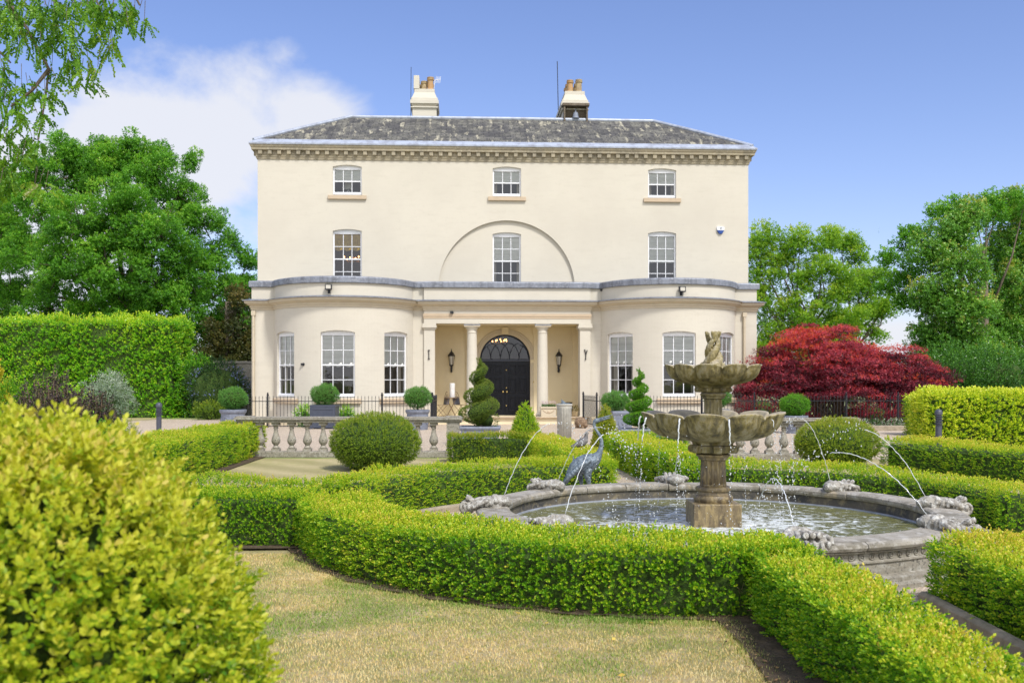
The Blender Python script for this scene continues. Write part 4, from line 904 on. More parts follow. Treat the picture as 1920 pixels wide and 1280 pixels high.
for (p, d, kind, w_, h, zb, zc, r, plab, tlab, mt_) in (
    (437, 31.5, 'round', .84, .70, 0, 1.05, .42, 'round lead planter near the left corner of the house', 'small round topiary by the left corner of the house', 'leadgrey'),
    (609, 33.4, 'square', .82, .80, 0, 1.13, .45, 'dark blue square planter before the left bow window', 'round topiary in the dark square planter', 'darkplanter'),
    (783, 32.6, 'round', .80, .66, 0, 1.06, .43, 'round lead planter left of the porch by the fence end', 'round topiary on short stem left of the porch', 'leadgrey'),
    (1166, 30.8, 'wreath', .62, .68, 0, 1.02, .0, 'tapered lead planter with oval relief right of the porch', '', 'leadgrey'),
    (1345, 33.2, 'round', .80, .66, 0, 1.06, .42, 'round lead planter almost hidden behind the fountain stem', 'round topiary half hidden behind the fountain stem', 'leadgrey'),
    (1490, 30.4, 'round', .80, .55, 0, .86, .41, 'round lead planter behind the right end of the balustrade', 'light green round topiary before the red maples', 'leadgrey')):
    planter(px(p, d), d, kind, w_, h, plab, mt_)
    if tlab: topiary_ball(px(p, d), d, r, zc, tlab, BAY if p != 1490 else SPIR, .42 if p != 1490 else .35)
topiary_ball(px(1154, 31.2), 31.2, .41, .95, 'round topiary on short stem right of the porch')
def spiral(x, y, z0, h, r0, turns, lab, mt, base, full):
    o = empty('spiral_topiary', (x, y, 0), 0, lab, 'topiary', 'spiral topiaries in lead troughs')
    P = []; Nn = []; cnt = 11000; t = 1-np.sqrt(rng.random(cnt)*.97+.0009); a0 = 2*np.pi*turns*t**.92
    rr = r0*(1-t)**.85+.045; off = rr*(.46 if not full else .34); tr_ = rr*(.60 if not full else .80); pitch = h/turns
    u = rng.random(cnt)*2*np.pi; th = rng.random(cnt)*2*np.pi
    # tube around a helix
    cx, cy, cz = off*np.cos(a0), off*np.sin(a0), z0+t*h
    n1 = np.stack([np.cos(a0), np.sin(a0), 0*a0], 1); n2 = np.stack([0*a0, 0*a0, 1+0*a0], 1)
    e = np.cos(th)[:, None]*n1+np.sin(th)[:, None]*n2
    P = np.stack([cx, cy, cz], 1)+np.cos(th)[:, None]*n1*tr_[:, None]+np.sin(th)[:, None]*n2*(np.minimum(tr_*.8, pitch*(.40 if not full else .47)*(1-t)**.3))[:, None]-e*(rng.random(cnt)**1.5*.04)[:, None]
    bt = base+e[:, 2]*.15+rng.normal(size=cnt)*.06; V, tt = sprigs(P, e, .020, bt, n=6, up=.25, stem=1.4, W=.65); quads('foliage', V, mt, o, tt)
    hp = []; hr = []
    for j in range(90):
        tj = j/100; aj = 2*math.pi*turns*tj**.92; rj = r0*(1-tj)**.85+.045; oj = rj*(.46 if not full else .34); hp.append((oj*math.cos(aj), oj*math.sin(aj), z0+tj*h)); hr.append(max(.012, min(rj*(.60 if not full else .80)*.8, pitch*(.40 if not full else .47)*(1-tj)**.3)-.045))
    MB().tube(hp, hr, 8).build('branches', M['core'], o, smooth='all')
    MB().tube([(0, 0, .3), (0, 0, z0+h*.9)], [.04, .015], 6).build('trunk', M['bark'], o)
spiral(px(900, 24.6), 24.6, .62, 1.58, .46, 3.6, 'tall shaggy spiral topiary in front of the black door', leafmat('shaggy_spiral_leaves', [(0, (.035, .07, .012)), (.4, (.09, .16, .02)), (.75, (.19, .28, .035)), (1, (.38, .40, .09))], .3), .42, True)
spiral(px(1199, 25.2), 25.2, .52, 1.44, .37, 4.6, 'neat bright spiral topiary beside the right bow window', SPIR, .38, False)
planter(px(900, 24.6), 24.6, 'trough', 1.0, .50, 'pale lead trough holding the spiral before the door', wd=.7)
planter(px(1200, 25.0), 25.0, 'trough', 1.0, .42, 'pale lead trough with thick rim holding the neat spiral', wd=.8)
# little green plants at the foot of the left bow
def small_plant(name, x, y, r, h, lab, mt, base=.5, cnt=260, size=.06, up=.5, cat='shrub', W=.5, n=7, z=0, group=None, tipgain=.3, dark=True):
    o = empty(name, (x, y, z), 0, lab, cat, group)
    solid('foliage', ellsurf((0, 0, h*.5), (r, r, h*.52), .5*r, .18*r, .01), cnt, size, mt, o, base, up=up, n=n, W=W, tipgain=tipgain, spread=1.0)
    if dark: MB().sph((0, 0, h*.42), (r*.5, r*.5, h*.38), 10, 8).build('branches', M['core'], o, smooth='all')
    return o
small_plant('leafy_plant', px(572, 34.6), 34.6, .30, .70, 'light green leafy plant left of the dark planter', LAUREL, .5, cat='plant', group='leafy plants behind the fence')
small_plant('leafy_plant', px(648, 34.6), 34.6, .32, .62, 'light green leafy plant right of the dark planter', LAUREL, .5, cat='plant', group='leafy plants behind the fence')
# left border shrubs
BORD = 'shrubs in the left border'
o = empty('silvery_shrub', (px(200, 20), 20, 0), 0, 'silvery grey green shrub with drooping narrow leaves at left', 'shrub', BORD)
P, Nn = ellsurf((0, 0, 1.22), (.50, .46, .52), .3, .1)(1500); V, t = sprigs(P, unit(Nn+[0, 0, -.15]), .075, .40+rng.normal(size=len(P))*.12+Nn[:, 2]*.2, n=6, W=.17, tilt=75, stem=.8, spread=1.6, up=.05); quads('foliage', V, GREYL, o, t)
tk = MB()
for k in range(7): tk.tube([(.02*k-.06, .01*k, 0), (.05*k-.17, .03*(k-3), .6), (.11*k-.34, .06*(k-3), 1.1)], [.02, .015, .008], 5)
tk.build('stems', M['twig'], o); MB().sph((0, 0, 1.15), (.28, .25, .3), 10, 8).build('branches', M['core'], o, smooth='all')
def spiky(x, y, h, r, lab, mt, n_=130, seed=1, name='purple_shrub'):
    o = empty(name, (x, y, 0), 0, lab, 'shrub', BORD); r_ = np.random.default_rng(seed); tk = MB(); PP = []; NN = []
    for k in range(n_):
        a = r_.random()*6.28; q = math.sqrt(r_.random())*r; hh = h*(.65+.35*r_.random())*(1-.35*(q/r)**2); b = Vector((q*.45*math.cos(a), q*.45*math.sin(a), 0)); e = Vector((q*math.cos(a)*1.1, q*math.sin(a)*1.1, hh))
        tk.tube([b, e], [.007, .003], 4)
        for j in range(14): f = .35+.65*j/13; PP.append(tuple(b.lerp(e, f))); NN.append(tuple((e-b).normalized()+Vector(r_.normal(size=3)*.8)))
    V, t = sprigs(np.array(PP), np.array(NN), .040, .32+r_.normal(size=len(PP))*.25, n=6, up=.2, W=.7); quads('foliage', V, mt, o, t); tk.build('stems', M['twig'], o)
spiky(px(98, 17), 17, 1.86, .60, 'tall purple brown spiky shrub behind the foreground bush', PURP, 210, 2)
spiky(px(165, 17.6), 17.6, 1.62, .46, 'purple brown spiky shrub leaning against the silvery shrub', PURP, 150, 5)
small_plant('green_shrub', px(15, 17), 17, .36, 1.6, 'rounded dark green shrub at the left edge', BOX, .25, 900, .04, group=BORD)
small_plant('green_shrub', px(125, 19), 19, .5, 1.45, 'fresh green shrub glimpsed behind the purple shrubs', LAUREL, .55, 900, .05, group=BORD)
small_plant('green_shrub', px(170, 15.5), 15.5, .5, .95, 'low dark green shrub under the purple shrub', LAUREL, .3, 900, .04, group=BORD)
small_plant('green_shrub', px(225, 17.5), 17.5, .42, .85, 'low sprawling olive shrub under the silvery shrub', BOXD, .45, 700, .035, group=BORD)
small_plant('green_shrub', px(262, 17), 17, .30, .62, 'thin yellow brown shrub beside the left bollard', BOXD, .7, 130, .04, group=BORD, dark=False)
o = empty('golden_conifer', (px(-22, 18), 18, 0), 0, 'golden yellow conifer at the left edge', 'conifer'); solid('foliage', conesurf(2.1, .5, .1, .7, .1, .05), 1700, .05, GOLDC, o, .45, up=1.2, tilt=30)
MB().lathe([(.36, .05), (.34, .5), (.03, 1.9)], 12).build('branches', M['core'], o, smooth='all')
# climbers and shrubs between the tall hedge and the house
o = empty('ceanothus', (px(405, 42.2), 42.2, 0), 0, 'dark ceanothus with blue flowers against the garden wall', 'shrub')
P, Nn = ellsurf((0, .2, 1.15), (1.35, .7, 1.25), .3, .2, .02)(2000); bt = .30+rng.normal(size=len(P))*.13+np.where((nz(P, 2.2, 4) > -.1) & (rng.random(len(P)) < .5) & (P[:, 2] > .9), .45, 0); V, t = sprigs(P, Nn, .07, bt, n=6, tipgain=.15); quads('foliage', V, CEAN, o, t); MB().sph((0, .3, 1.1), (1.1, .5, 1.0), 14, 10).build('branches', M['core'], o, smooth='all')
o = empty('wall_creeper', (px(365, 42.6), 42.6, 0), 0, 'dark green creeper between the laurel hedge and the ceanothus', 'shrub')
P, Nn = ellsurf((0, .3, 1.25), (1.0, .6, 1.35), .3, .15, .02)(1500); V, t = sprigs(P, Nn, .075, .30+rng.normal(size=len(P))*.12, n=6); quads('foliage', V, LAUREL, o, t); MB().sph((0, .4, 1.2), (.8, .4, 1.1), 14, 10).build('branches', M['core'], o, smooth='all')
small_plant('cotoneaster', px(392, 40.6), 40.6, .62, .72, 'low brownish green shrub left of the corner planter', BOXD, .3, 700, .055)
gw = MB().box(-13.2, -9.4, 43.9, 44.25, 0, 2.35).box(-13.2, -9.4, 43.84, 44.31, 2.35, 2.45).box(-10.45, -10.1, 43.6, 44.2, 0, 1.6)
tag(gw.build('garden_wall', M['stone'], bevel=.02), 'old pale stone garden wall between ceanothus and house corner', 'wall')
# maples
def maple(x, y, doms, lab, stems, seed):
    o = empty('red_maple', (x, y, 0), 0, lab, 'maple tree', 'red japanese maples'); r_ = np.random.default_rng(seed); PP = []; NN = []; tt = []
    tk = MB()
    for (cx, cy, cz, rx, ry, rz) in doms:
        nb = int(46*rx*ry)
        for k in range(nb):
            u = unit(r_.normal(size=3)); u[2] = abs(u[2])*.95-.25; u = unit(u); f = .62+.38*r_.random()+(.14*r_.random() if k % 5 == 0 else 0); c = np.array([cx+u[0]*rx*f, cy+u[1]*ry*f, cz+u[2]*rz*f])
            br = .30+.34*r_.random(); m_ = int(95*br/.45)
            v = unit(r_.normal(size=(m_, 3))); v *= (r_.random((m_, 1))**.4); P_ = c+v*[br*1.35, br*1.2, br*.24]; P_[:, 2] -= (v[:, 0]**2+v[:, 1]**2)*br*.22
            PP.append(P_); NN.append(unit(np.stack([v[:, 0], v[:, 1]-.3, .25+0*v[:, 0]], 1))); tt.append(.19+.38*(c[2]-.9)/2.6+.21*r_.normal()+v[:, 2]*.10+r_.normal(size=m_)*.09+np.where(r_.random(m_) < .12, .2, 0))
            if k % 7 == 0: b0 = Vector(stems[k % len(stems)]+(0,)); tk.tube([b0, b0.lerp(Vector(c), .45)+Vector((r_.normal()*.12, 0, .35)), Vector(c)], [.05, .035, .012], 5)
    P = np.concatenate(PP); k = P[:, 2] > .35; P = P[k]; Nn = np.concatenate(NN)[k]; t0 = np.concatenate(tt)[k]
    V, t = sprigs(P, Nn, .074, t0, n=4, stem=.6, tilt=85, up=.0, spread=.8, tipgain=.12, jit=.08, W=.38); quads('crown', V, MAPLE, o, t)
    for b in stems:
        for j in range(3): tk.tube([(b[0], b[1], 0), (b[0]+.15*(j-1), b[1], .8), (b[0]+.55*(j-1), b[1]+.2*j, 1.9)], [.07, .05, .03], 6)
    tk.build('trunk', M['bark'], o)
maple(px(1540, 37.3), 37.3, [(-.1, 0, 2.0, 2.35, 1.8, 1.75), (-1.75, -.3, 1.25, 1.4, 1.2, 1.15), (0, -.9, 1.2, 1.6, .8, .8), (1.2, 0, 1.75, 1.3, 1.2, 1.2), (2.05, .3, 2.35, .55, .6, .62)], 'large domed red japanese maple beside the right corner of the house', [(-.9, 0), (-.1, 0), (.7, .1)], 3)
maple(px(1682, 37.6), 37.6, [(0, 0, 1.65, 1.5, 1.3, 1.25), (.8, -.1, 1.3, 1.1, 1.0, 1.0), (0, -.7, 1.05, 1.3, .7, .7)], 'smaller red japanese maple right of the big one', [(-.4, 0), (.3, .1)], 8)
small_plant('red_shrub', px(1640, 36.2), 36.2, .9, .8, 'low dark red maple shrub under the maples', MAPLE, .28, 900, .06)
small_plant('red_shrub', px(1430, 36.0), 36.0, .9, 1.1, 'dark purple shrub beside the right corner of the house behind the fence', MAPLE, .2, 700, .06)
small_plant('red_shrub', px(1500, 36.4), 36.4, .6, .6, 'low dark red shrub behind the fence near the right planter', MAPLE, .22, 400, .06)
small_plant('green_shrub', px(1600, 38), 38, .9, .7, 'low green shrub behind the maple trunks', LAUREL, .3, 500, .07)
fb_ = MB().box(10.7, 14.6, 32.0, 32.25, 0, .16); tag(fb_.build('kerb', M['edging'], bevel=.02), 'low stone border kerb under the white flowers', 'kerb')
WHITEF = leafmat('white_flower_bed', [(0, (.03, .08, .02)), (.6, (.08, .17, .04)), (.62, (.6, .6, .55)), (1, (.8, .8, .78))], .2)
P = np.stack([rng.uniform(10.8, 14.5, 900), rng.uniform(32.3, 33.3, 900), rng.uniform(.05, .30, 900)], 1); V, t = sprigs(P, np.tile([0, -.2, 1.], (900, 1)), .04, rng.random(900)*.5+np.where(rng.random(900) < .3, .35, 0), n=5, tipgain=.1); tag(quads('flower_bed', V, WHITEF, None, t), 'low white flowers along the bed under the red maples', 'flower bed', kind='stuff')
# ---- trees
def tree(name, x, y, trunk_h, trunk_r, blobs, lab, mt, leaf, per, base, seed, group='tall trees beyond the garden', limbs=True, lean=0, dens=1.0, W=.6, flat=.8, droop=0, n=5, twigs=True):
    """blobs: list of (x,z,y,r) relative to the foot; each is filled with smaller leaf clumps"""
    o = empty(name, (x, y, 0), 0, lab, 'tree', group); r_ = np.random.default_rng(seed); PP = []; NN = []; tt = []; tk = MB()
    tk.tube([(0, 0, 0), (lean*.3, 0, trunk_h*.5), (lean, 0, trunk_h)], [trunk_r*1.25, trunk_r, trunk_r*.75], 10)
    for bi, (bx_, bz, by, br) in enumerate(blobs):
        C = np.array([bx_, by, bz]); ns = max(7, int(13*br*br*dens)); 
        st = Vector((lean, 0, trunk_h*.9)); 
        if limbs: tk.tube([st+Vector((0, 0, -.35*trunk_h*r_.random())), st.lerp(Vector(C), .45)+Vector((r_.normal()*.5, 0, -.2)), Vector(C)], [trunk_r*.36, trunk_r*.18, trunk_r*.06], 6)
        for k in range(ns):
            u = unit(r_.normal(size=3)); f = r_.random()**.45; c = C+u*br*f*[1, 1, .9]; cr = (.26+.30*r_.random())*max(1, br*.42)
            m_ = int(per*cr*cr*5.5); v = unit(r_.normal(size=(m_, 3))); q = r_.random((m_, 1))**.35; v2 = v*q; P_ = c+v2*cr*[1.15, 1.15, flat]+r_.normal(size=(m_, 3))*.06*cr
            P_[:, 2] -= droop*q[:, 0]*cr
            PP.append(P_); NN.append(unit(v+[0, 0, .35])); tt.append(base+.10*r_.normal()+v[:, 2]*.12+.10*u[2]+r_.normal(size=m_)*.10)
            if twigs and k % 4 == 0: tk.tube([Vector(C), Vector(c)], [trunk_r*.1, trunk_r*.03], 4)
    P = np.concatenate(PP); Nn = np.concatenate(NN); t0 = np.concatenate(tt)
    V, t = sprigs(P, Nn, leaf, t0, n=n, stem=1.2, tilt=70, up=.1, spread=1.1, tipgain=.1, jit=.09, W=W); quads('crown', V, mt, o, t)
    tk.build('trunk', M['bark'], o, smooth='all'); return o
def P2(x, y, d, foot):  # picture position at a distance -> offset from a tree foot
    return (x-960)*d/F-foot, EYE+(711-y)*d/F
def blobs(d, foot, L):
    return [(*P2(a, b, d+c, foot), c, r_*d/F) for a, b, c, r_ in L]
# big oak at the left (d = 60)
d = 60; fx = px(235, d)
OAKB = [(215, 320, 0, 62), (140, 330, 1, 58), (80, 400, 0, 60), (285, 330, -1, 56), (335, 370, 1, 55), (380, 420, 0, 52), (405, 490, 0, 46), (150, 420, -3, 70), (230, 400, -4, 70), (300, 440, -4, 68), (60, 480, 0, 60), (120, 500, -3, 66),
        (200, 500, -4, 66), (280, 520, -4, 62), (350, 510, -2, 60), (400, 560, 0, 55), (330, 580, -3, 58), (250, 590, -3, 58), (170, 590, -2, 60), (90, 580, 0, 60), (20, 540, 1, 55), (410, 620, 1, 48), (45, 350, 2, 34), (355, 300, 1, 24), (120, 290, 1, 48), (70, 330, 2, 46), (20, 350, 3, 44), (170, 300, 1, 46), (235, 300, 0, 44), (300, 300, 1, 40), (10, 420, 2, 50), (180, 272, 0, 28), (255, 268, 0, 26), (435, 440, 2, 18), (330, 650, 0, 60), (420, 670, 1, 40), (240, 680, 0, 60), (440, 540, 2, 30)]
tree('oak_tree', fx, d, 7, .55, blobs(d, fx, OAKB), 'large rounded dark green oak rising behind the tall laurel hedge', OAK, .115, 72, .46, 21, dens=.95)
d = 63; fx = px(462, d)
tree('oak_tree', fx, d, 5, .35, blobs(d, fx, [(462, 490, 0, 30), (455, 545, 0, 38), (470, 600, 0, 38), (440, 600, 1, 40), (480, 540, 0, 26)]), 'smaller oak right beside the left corner of the house', OAK, .13, 62, .36, 22, dens=1.1)
d = 56; fx = px(430, d)
tree('conifer_tree', fx, d, 6, .3, blobs(d, fx, [(450, 560, 0, 28), (430, 610, 0, 40), (455, 650, 0, 40), (400, 660, 0, 40), (445, 690, 0, 40), (385, 700, 0, 40), (420, 690, 0, 36)]), 'dark olive conifer between the oak and the house corner', CONIF, .12, 75, .45, 23, dens=1.2, flat=1.2, droop=.6)
d = 66; fx = px(-30, d)
tree('oak_tree', fx, d, 7, .5, blobs(d, fx, [(-30, 420, 0, 55), (10, 480, 0, 42), (-60, 500, 0, 60), (0, 560, 0, 50), (-40, 600, 0, 60), (30, 620, 0, 50), (-20, 660, 0, 60)]), 'thin leaved oak at the left edge behind the hedge', ASH, .13, 60, .36, 24)
# right side
d = 62; fx = px(1500, d)
tree('lime_tree', fx, d, 5, .30, blobs(d, fx, [(1440, 450, 0, 36), (1500, 455, 0, 36), (1425, 500, 0, 42), (1480, 520, 0, 44), (1540, 500, 0, 40), (1550, 440, 0, 28), (1430, 570, 0, 46), (1500, 580, 0, 44), (1560, 560, 0, 38), (1590, 600, 0, 36), (1440, 640, 0, 50), (1520, 640, 0, 46), (1575, 655, 0, 40), (1590, 520, 0, 36), (1410, 460, 0, 32), (1470, 470, 1, 34), (1470, 600, 1, 46), (1540, 620, 1, 44), (1420, 680, 0, 40), (1500, 690, 0, 44)]),
     'loose airy light green tree just right of the house', ASH, .12, 46, .46, 31, dens=1.15, lean=.4)
d = 66; fx = px(1600, d)
tree('lime_tree', fx, d, 5, .26, blobs(d, fx, [(1600, 470, 0, 32), (1640, 510, 0, 34), (1610, 540, 0, 36), (1655, 570, 0, 34), (1575, 455, 0, 30), (1625, 590, 0, 34), (1580, 610, 0, 38), (1640, 620, 0, 22)]), 'narrow light green tree left of the gap in the trees', ASH, .12, 46, .40, 32, dens=1.3)
d = 50; fx = px(1800, d)
tree('ivy_tree', fx, d, 6, .42, blobs(d, fx, [(1780, 430, 0, 42), (1740, 470, 0, 36), (1795, 500, -1, 46), (1760, 540, -1, 40), (1810, 570, -1, 48), (1775, 610, -1, 44), (1820, 640, -1, 46), (1780, 670, 0, 48), (1740, 660, 0, 34), (1750, 700, 0, 42), (1820, 700, 0, 50), (1820, 400, 0, 34), (1740, 560, 0, 26), (1730, 620, 0, 26)]),
     'tall tree clothed in dark ivy right of the gap', IVY, .12, 75, .58, 33, dens=1.3, flat=1.1, droop=.3)
d = 54; fx = px(1895, d)
tree('ivy_tree', fx, d, 6, .42, blobs(d, fx, [(1880, 400, 0, 40), (1910, 450, 0, 44), (1870, 470, 0, 44), (1900, 530, -1, 50), (1860, 560, 0, 44), (1930, 600, 0, 50), (1880, 620, -1, 50), (1930, 680, 0, 50), (1870, 690, 0, 50), (1935, 400, 0, 36), (1895, 365, 0, 20), (1950, 500, 0, 50)]),
     'tall dense ivy covered tree at the right edge', IVY, .12, 75, .62, 34, dens=1.2, flat=1.1, droop=.3)
d = 52; fx = px(1845, d)
tree('ash_tree', fx, d, 7, .25, blobs(d, fx, [(1700, 445, 0, 22), (1725, 440, 0, 18), (1665, 490, 0, 20), (1690, 520, 0, 24), (1660, 540, 0, 14), (1760, 400, 0, 24), (1800, 385, 0, 22), (1850, 370, 0, 20), (1715, 500, 0, 26), (1700, 560, 0, 16), (1830, 410, 0, 28), (1870, 395, 0, 24), (1920, 385, 0, 28)]),
     'spreading tree whose thin limbs reach left over the gap', OAK, .12, 50, .48, 35, dens=1.1)
small_plant('bare_sapling', px(1648, 60), 60, .5, 10.6, 'thin bare leader rising above the right trees', ASH, .4, 40, .05, cat='tree', dark=False)
for (p, d, r, h, lab) in ((1790, 44, 2.2, 3.1, 'dark bush under the ivy tree behind the right laurel hedge'), (1880, 43, 2.4, 3.0, 'dark bush at the right edge under the ivy trees')):
    small_plant('dark_bush', px(p, d), d, r, h, lab, IVY, .12, 2600, .11, cat='bush')
# far countryside
def far_hill(pts, y, lab, col):
    m_ = MB(); n = len(pts); V = [(x, y, -1) for x, z in pts]+[(x, y+4, z) for x, z in pts]+[(x, y+60, z*.9) for x, z in pts]
    m_.add(V, [(i+k*n, i+1+k*n, i+1+(k+1)*n, i+(k+1)*n) for i in range(n-1) for k in (0, 1)]); return tag(m_.build('hills', col, smooth='all'), kind='structure')
far_hill([(x, 6+2.2*math.sin(x*.021)+1.3*math.sin(x*.067+1)+1.4*math.sin(x*.19)) for x in range(-420, 430, 6)], 420, 'hills', mat('far_wood', (.075, .12, .05), .95, noise=[(.06, (.12, .17, .07), .45, .6), (.4, (.045, .08, .03), .45, .65)]))
# overhanging locust branches, top left
lt = empty('locust_tree', (-6.6, 9.4, 0), 0, 'overhanging locust branches with feathery leaves in the upper left corner', 'tree')
tk = MB().tube([(0, 0, 0), (.1, 0, 3), (.4, 0, 5.2), (.9, 0, 6.6)], [.2, .17, .13, .08], 10)
def pl_(a, b, d): return Vector((px(a, d)+6.6, d-9.4, EYE+(711-b)*d/F))
br_ = [[(-120, -60, 9.4), (0, -20, 9.3), (48, 50, 9.2), (92, 130, 9.1), (84, 190, 9.1), (72, 262, 9.0)], [(-120, -60, 9.4), (60, -90, 9.3), (150, -60, 9.2), (190, 20, 9.2)], [(-100, 60, 9.4), (-40, 90, 9.3), (0, 98, 9.2), (20, 118, 9.2)], [(150, -60, 9.2), (230, -50, 9.1), (262, 10, 9.1)],
       [(-120, 200, 9.4), (-60, 250, 9.3), (-20, 270, 9.2), (5, 310, 9.2)], [(92, 130, 9.1), (60, 170, 9.0), (20, 200, 9)], [(60, -90, 9.3), (105, -20, 9.2), (100, 60, 9.1)]]
tk.tube([(.4, 0, 5.2), pl_(-120, -60, 9.4)], [.07, .03], 6); tk.tube([(.2, 0, 3.8), pl_(-120, 200, 9.4)], [.05, .02], 6)
for b in br_: tk.tube([pl_(*q) for q in b], [.02*(1-.8*i/len(b)) for i in range(len(b))], 6)
def pinnate(V, T, base, Dv, length, t0, r_):
    n = 11; up = Vector((0, 0, 1)); Dv = Dv.normalized(); S = Dv.cross(up+Vector((r_.normal()*.5, r_.normal()*.5, 0))).normalized()
    for i in range(n):
        c = base+Dv*length*(i+1.5)/n+Vector((0, 0, -.25*length*((i/n)**2)))
        for s in (-1, 1):
            dl = (S*s+Dv*.5+Vector((r_.normal(), r_.normal(), r_.normal()))*.22+Vector((0, 0, -.3))).normalized(); l = .034*(1-.3*abs(i/n-.4)); w_ = dl.cross(Vector((r_.normal()*.4, -1, r_.normal()*.4))).normalized()*.0105
            V.append([c, c+dl*l*.5+w_, c+dl*l, c+dl*l*.5-w_]); T.append(t0+r_.normal()*.10)
r_ = np.random.default_rng(5); V = []; T = []
sp = [(20, 20, 34), (60, 25, 40), (110, 30, 36), (150, 20, 30), (40, 70, 30), (15, 55, 28), (100, 85, 16), (190, 20, 30), (215, 10, 28), (240, 25, 24), (258, 30, 18), (125, 60, 24), (140, 95, 20), (195, 60, 24), (205, 90, 18), (165, 125, 16), (160, 150, 12), (90, 80, 14), (110, 140, 14), (10, 155, 22), (35, 190, 22), (60, 170, 16), (95, 175, 18), (30, 225, 20), (50, 260, 20), (10, 270, 28), (40, 290, 14), (75, 265, 14), (20, 310, 26), (-10, 340, 30), (65, 345, 13), (80, 350, 10), (0, 130, 16), (130, 115, 12), (45, 160, 16), (20, 25, 30), (-20, 300, 30), (5, 330, 20), (70, 10, 30), (135, 5, 30), (175, 5, 26), (75, 210, 14)]
for (a, b, q) in sp:
    for k in range(int(q*.62)):
        d_ = 9.1+r_.normal()*.18; c = pl_(a+r_.normal()*q*.55, b+r_.normal()*q*.6, d_); dv = Vector((r_.normal()*.8, r_.normal()*.5, -.9+r_.normal()*.4))
        pinnate(V, T, c, dv, .10+.07*r_.random(), .48+r_.normal()*.14+(.22 if (a, b) in ((65, 345), (80, 350), (165, 125), (205, 90)) else 0), r_)
        if k % 4 == 0: tk.tube([c, c-dv.normalized()*.05+Vector((0, 0, .09+.05*r_.random()))], [.0022, .003], 4)
quads('foliage', np.array([[tuple(p) for p in q] for q in V]), LOCUST, lt, np.array(T)); tk.build('trunk', M['bark'], lt)
# ---------------------------------------------------------------- pool and fountain
PX, PY = 2.02, 10.0; PR = 2.30; RH = .385; WZ = .20
FC = (PX, PY, 0)
pool = empty('fountain_pool', FC, 0, 'round stone fountain pool with low moulded wall and eight carved spout stones', 'pool')
wall = MB()
wall.lathe([(PR+.16, .0), (PR+.16, .05), (PR+.12, .07), (PR+.12, .10), (PR+.03, .115), (PR+.03, .205), (PR+.045, .212), (PR+.045, .225), (PR+.02, .232), (PR+.02, .285), (PR+.05, .295), (PR+.05, .305), (PR+.0, .31), (PR-.0, RH-.078)], 120, cap=False)
wall.build('pool_wall', M['stone'], pool, smooth=True)
wi = MB().lathe([(PR-.22, RH-.07), (PR-.23, .0)], 120, cap=False); wi.build('inner_wall', M['darkstone'], pool, smooth=True)
MB().lathe([(PR-.225, WZ-.01), (PR-.225, WZ+.014), (PR-.25, WZ+.014), (PR-.25, WZ-.01)], 120, cap=False).build('liner_edge', M['leadlight'], pool, smooth=True)
# guilloche roll on the wall
gl = MB()
for k in range(150):
    a = 2*math.pi*k/150; T = Matrix.Rotation(a, 4, 'Z')
    e = MB().tube([(PR+.024, .024*math.cos(q), .258+.022*math.sin(q)) for q in lin(0, 2*math.pi, 9)], .0065, 4, cap=False).sph((PR+.022, 0, .258), (.008, .010, .010), 6, 4).xf(T); gl.add(e.v, e.f)
gl.build('carved_band', M['stone'], pool, smooth='all')
# coping stones with joints
for k in range(24):
    a0 = 2*math.pi*k/24+.002+.06; a1 = 2*math.pi*(k+1)/24-.002+.06; n = 8; V = []
    prof = [(PR-.24, RH-.075), (PR-.25, RH-.05), (PR-.25, RH-.02), (PR-.22, RH), (PR+.04, RH-.004), (PR+.075, RH-.02), (PR+.085, RH-.045), (PR+.07, RH-.072), (PR+.03, RH-.078)]
    j = .004*rng.normal()
    for i in range(n+1):
        a = a0+(a1-a0)*i/n
        for r_, z in prof: V.append(((r_+j)*math.cos(a), (r_+j)*math.sin(a), z+j*.6))
    q = len(prof)
    MB().add(V, [(i*q+m_, (i+1)*q+m_, (i+1)*q+(m_+1) % q, i*q+(m_+1) % q) for i in range(n) for m_ in range(q)]+[tuple(range(q)), tuple(n*q+m_ for m_ in range(q))[::-1]]).build('coping_stone', M['rim'], pool, bevel=.004)
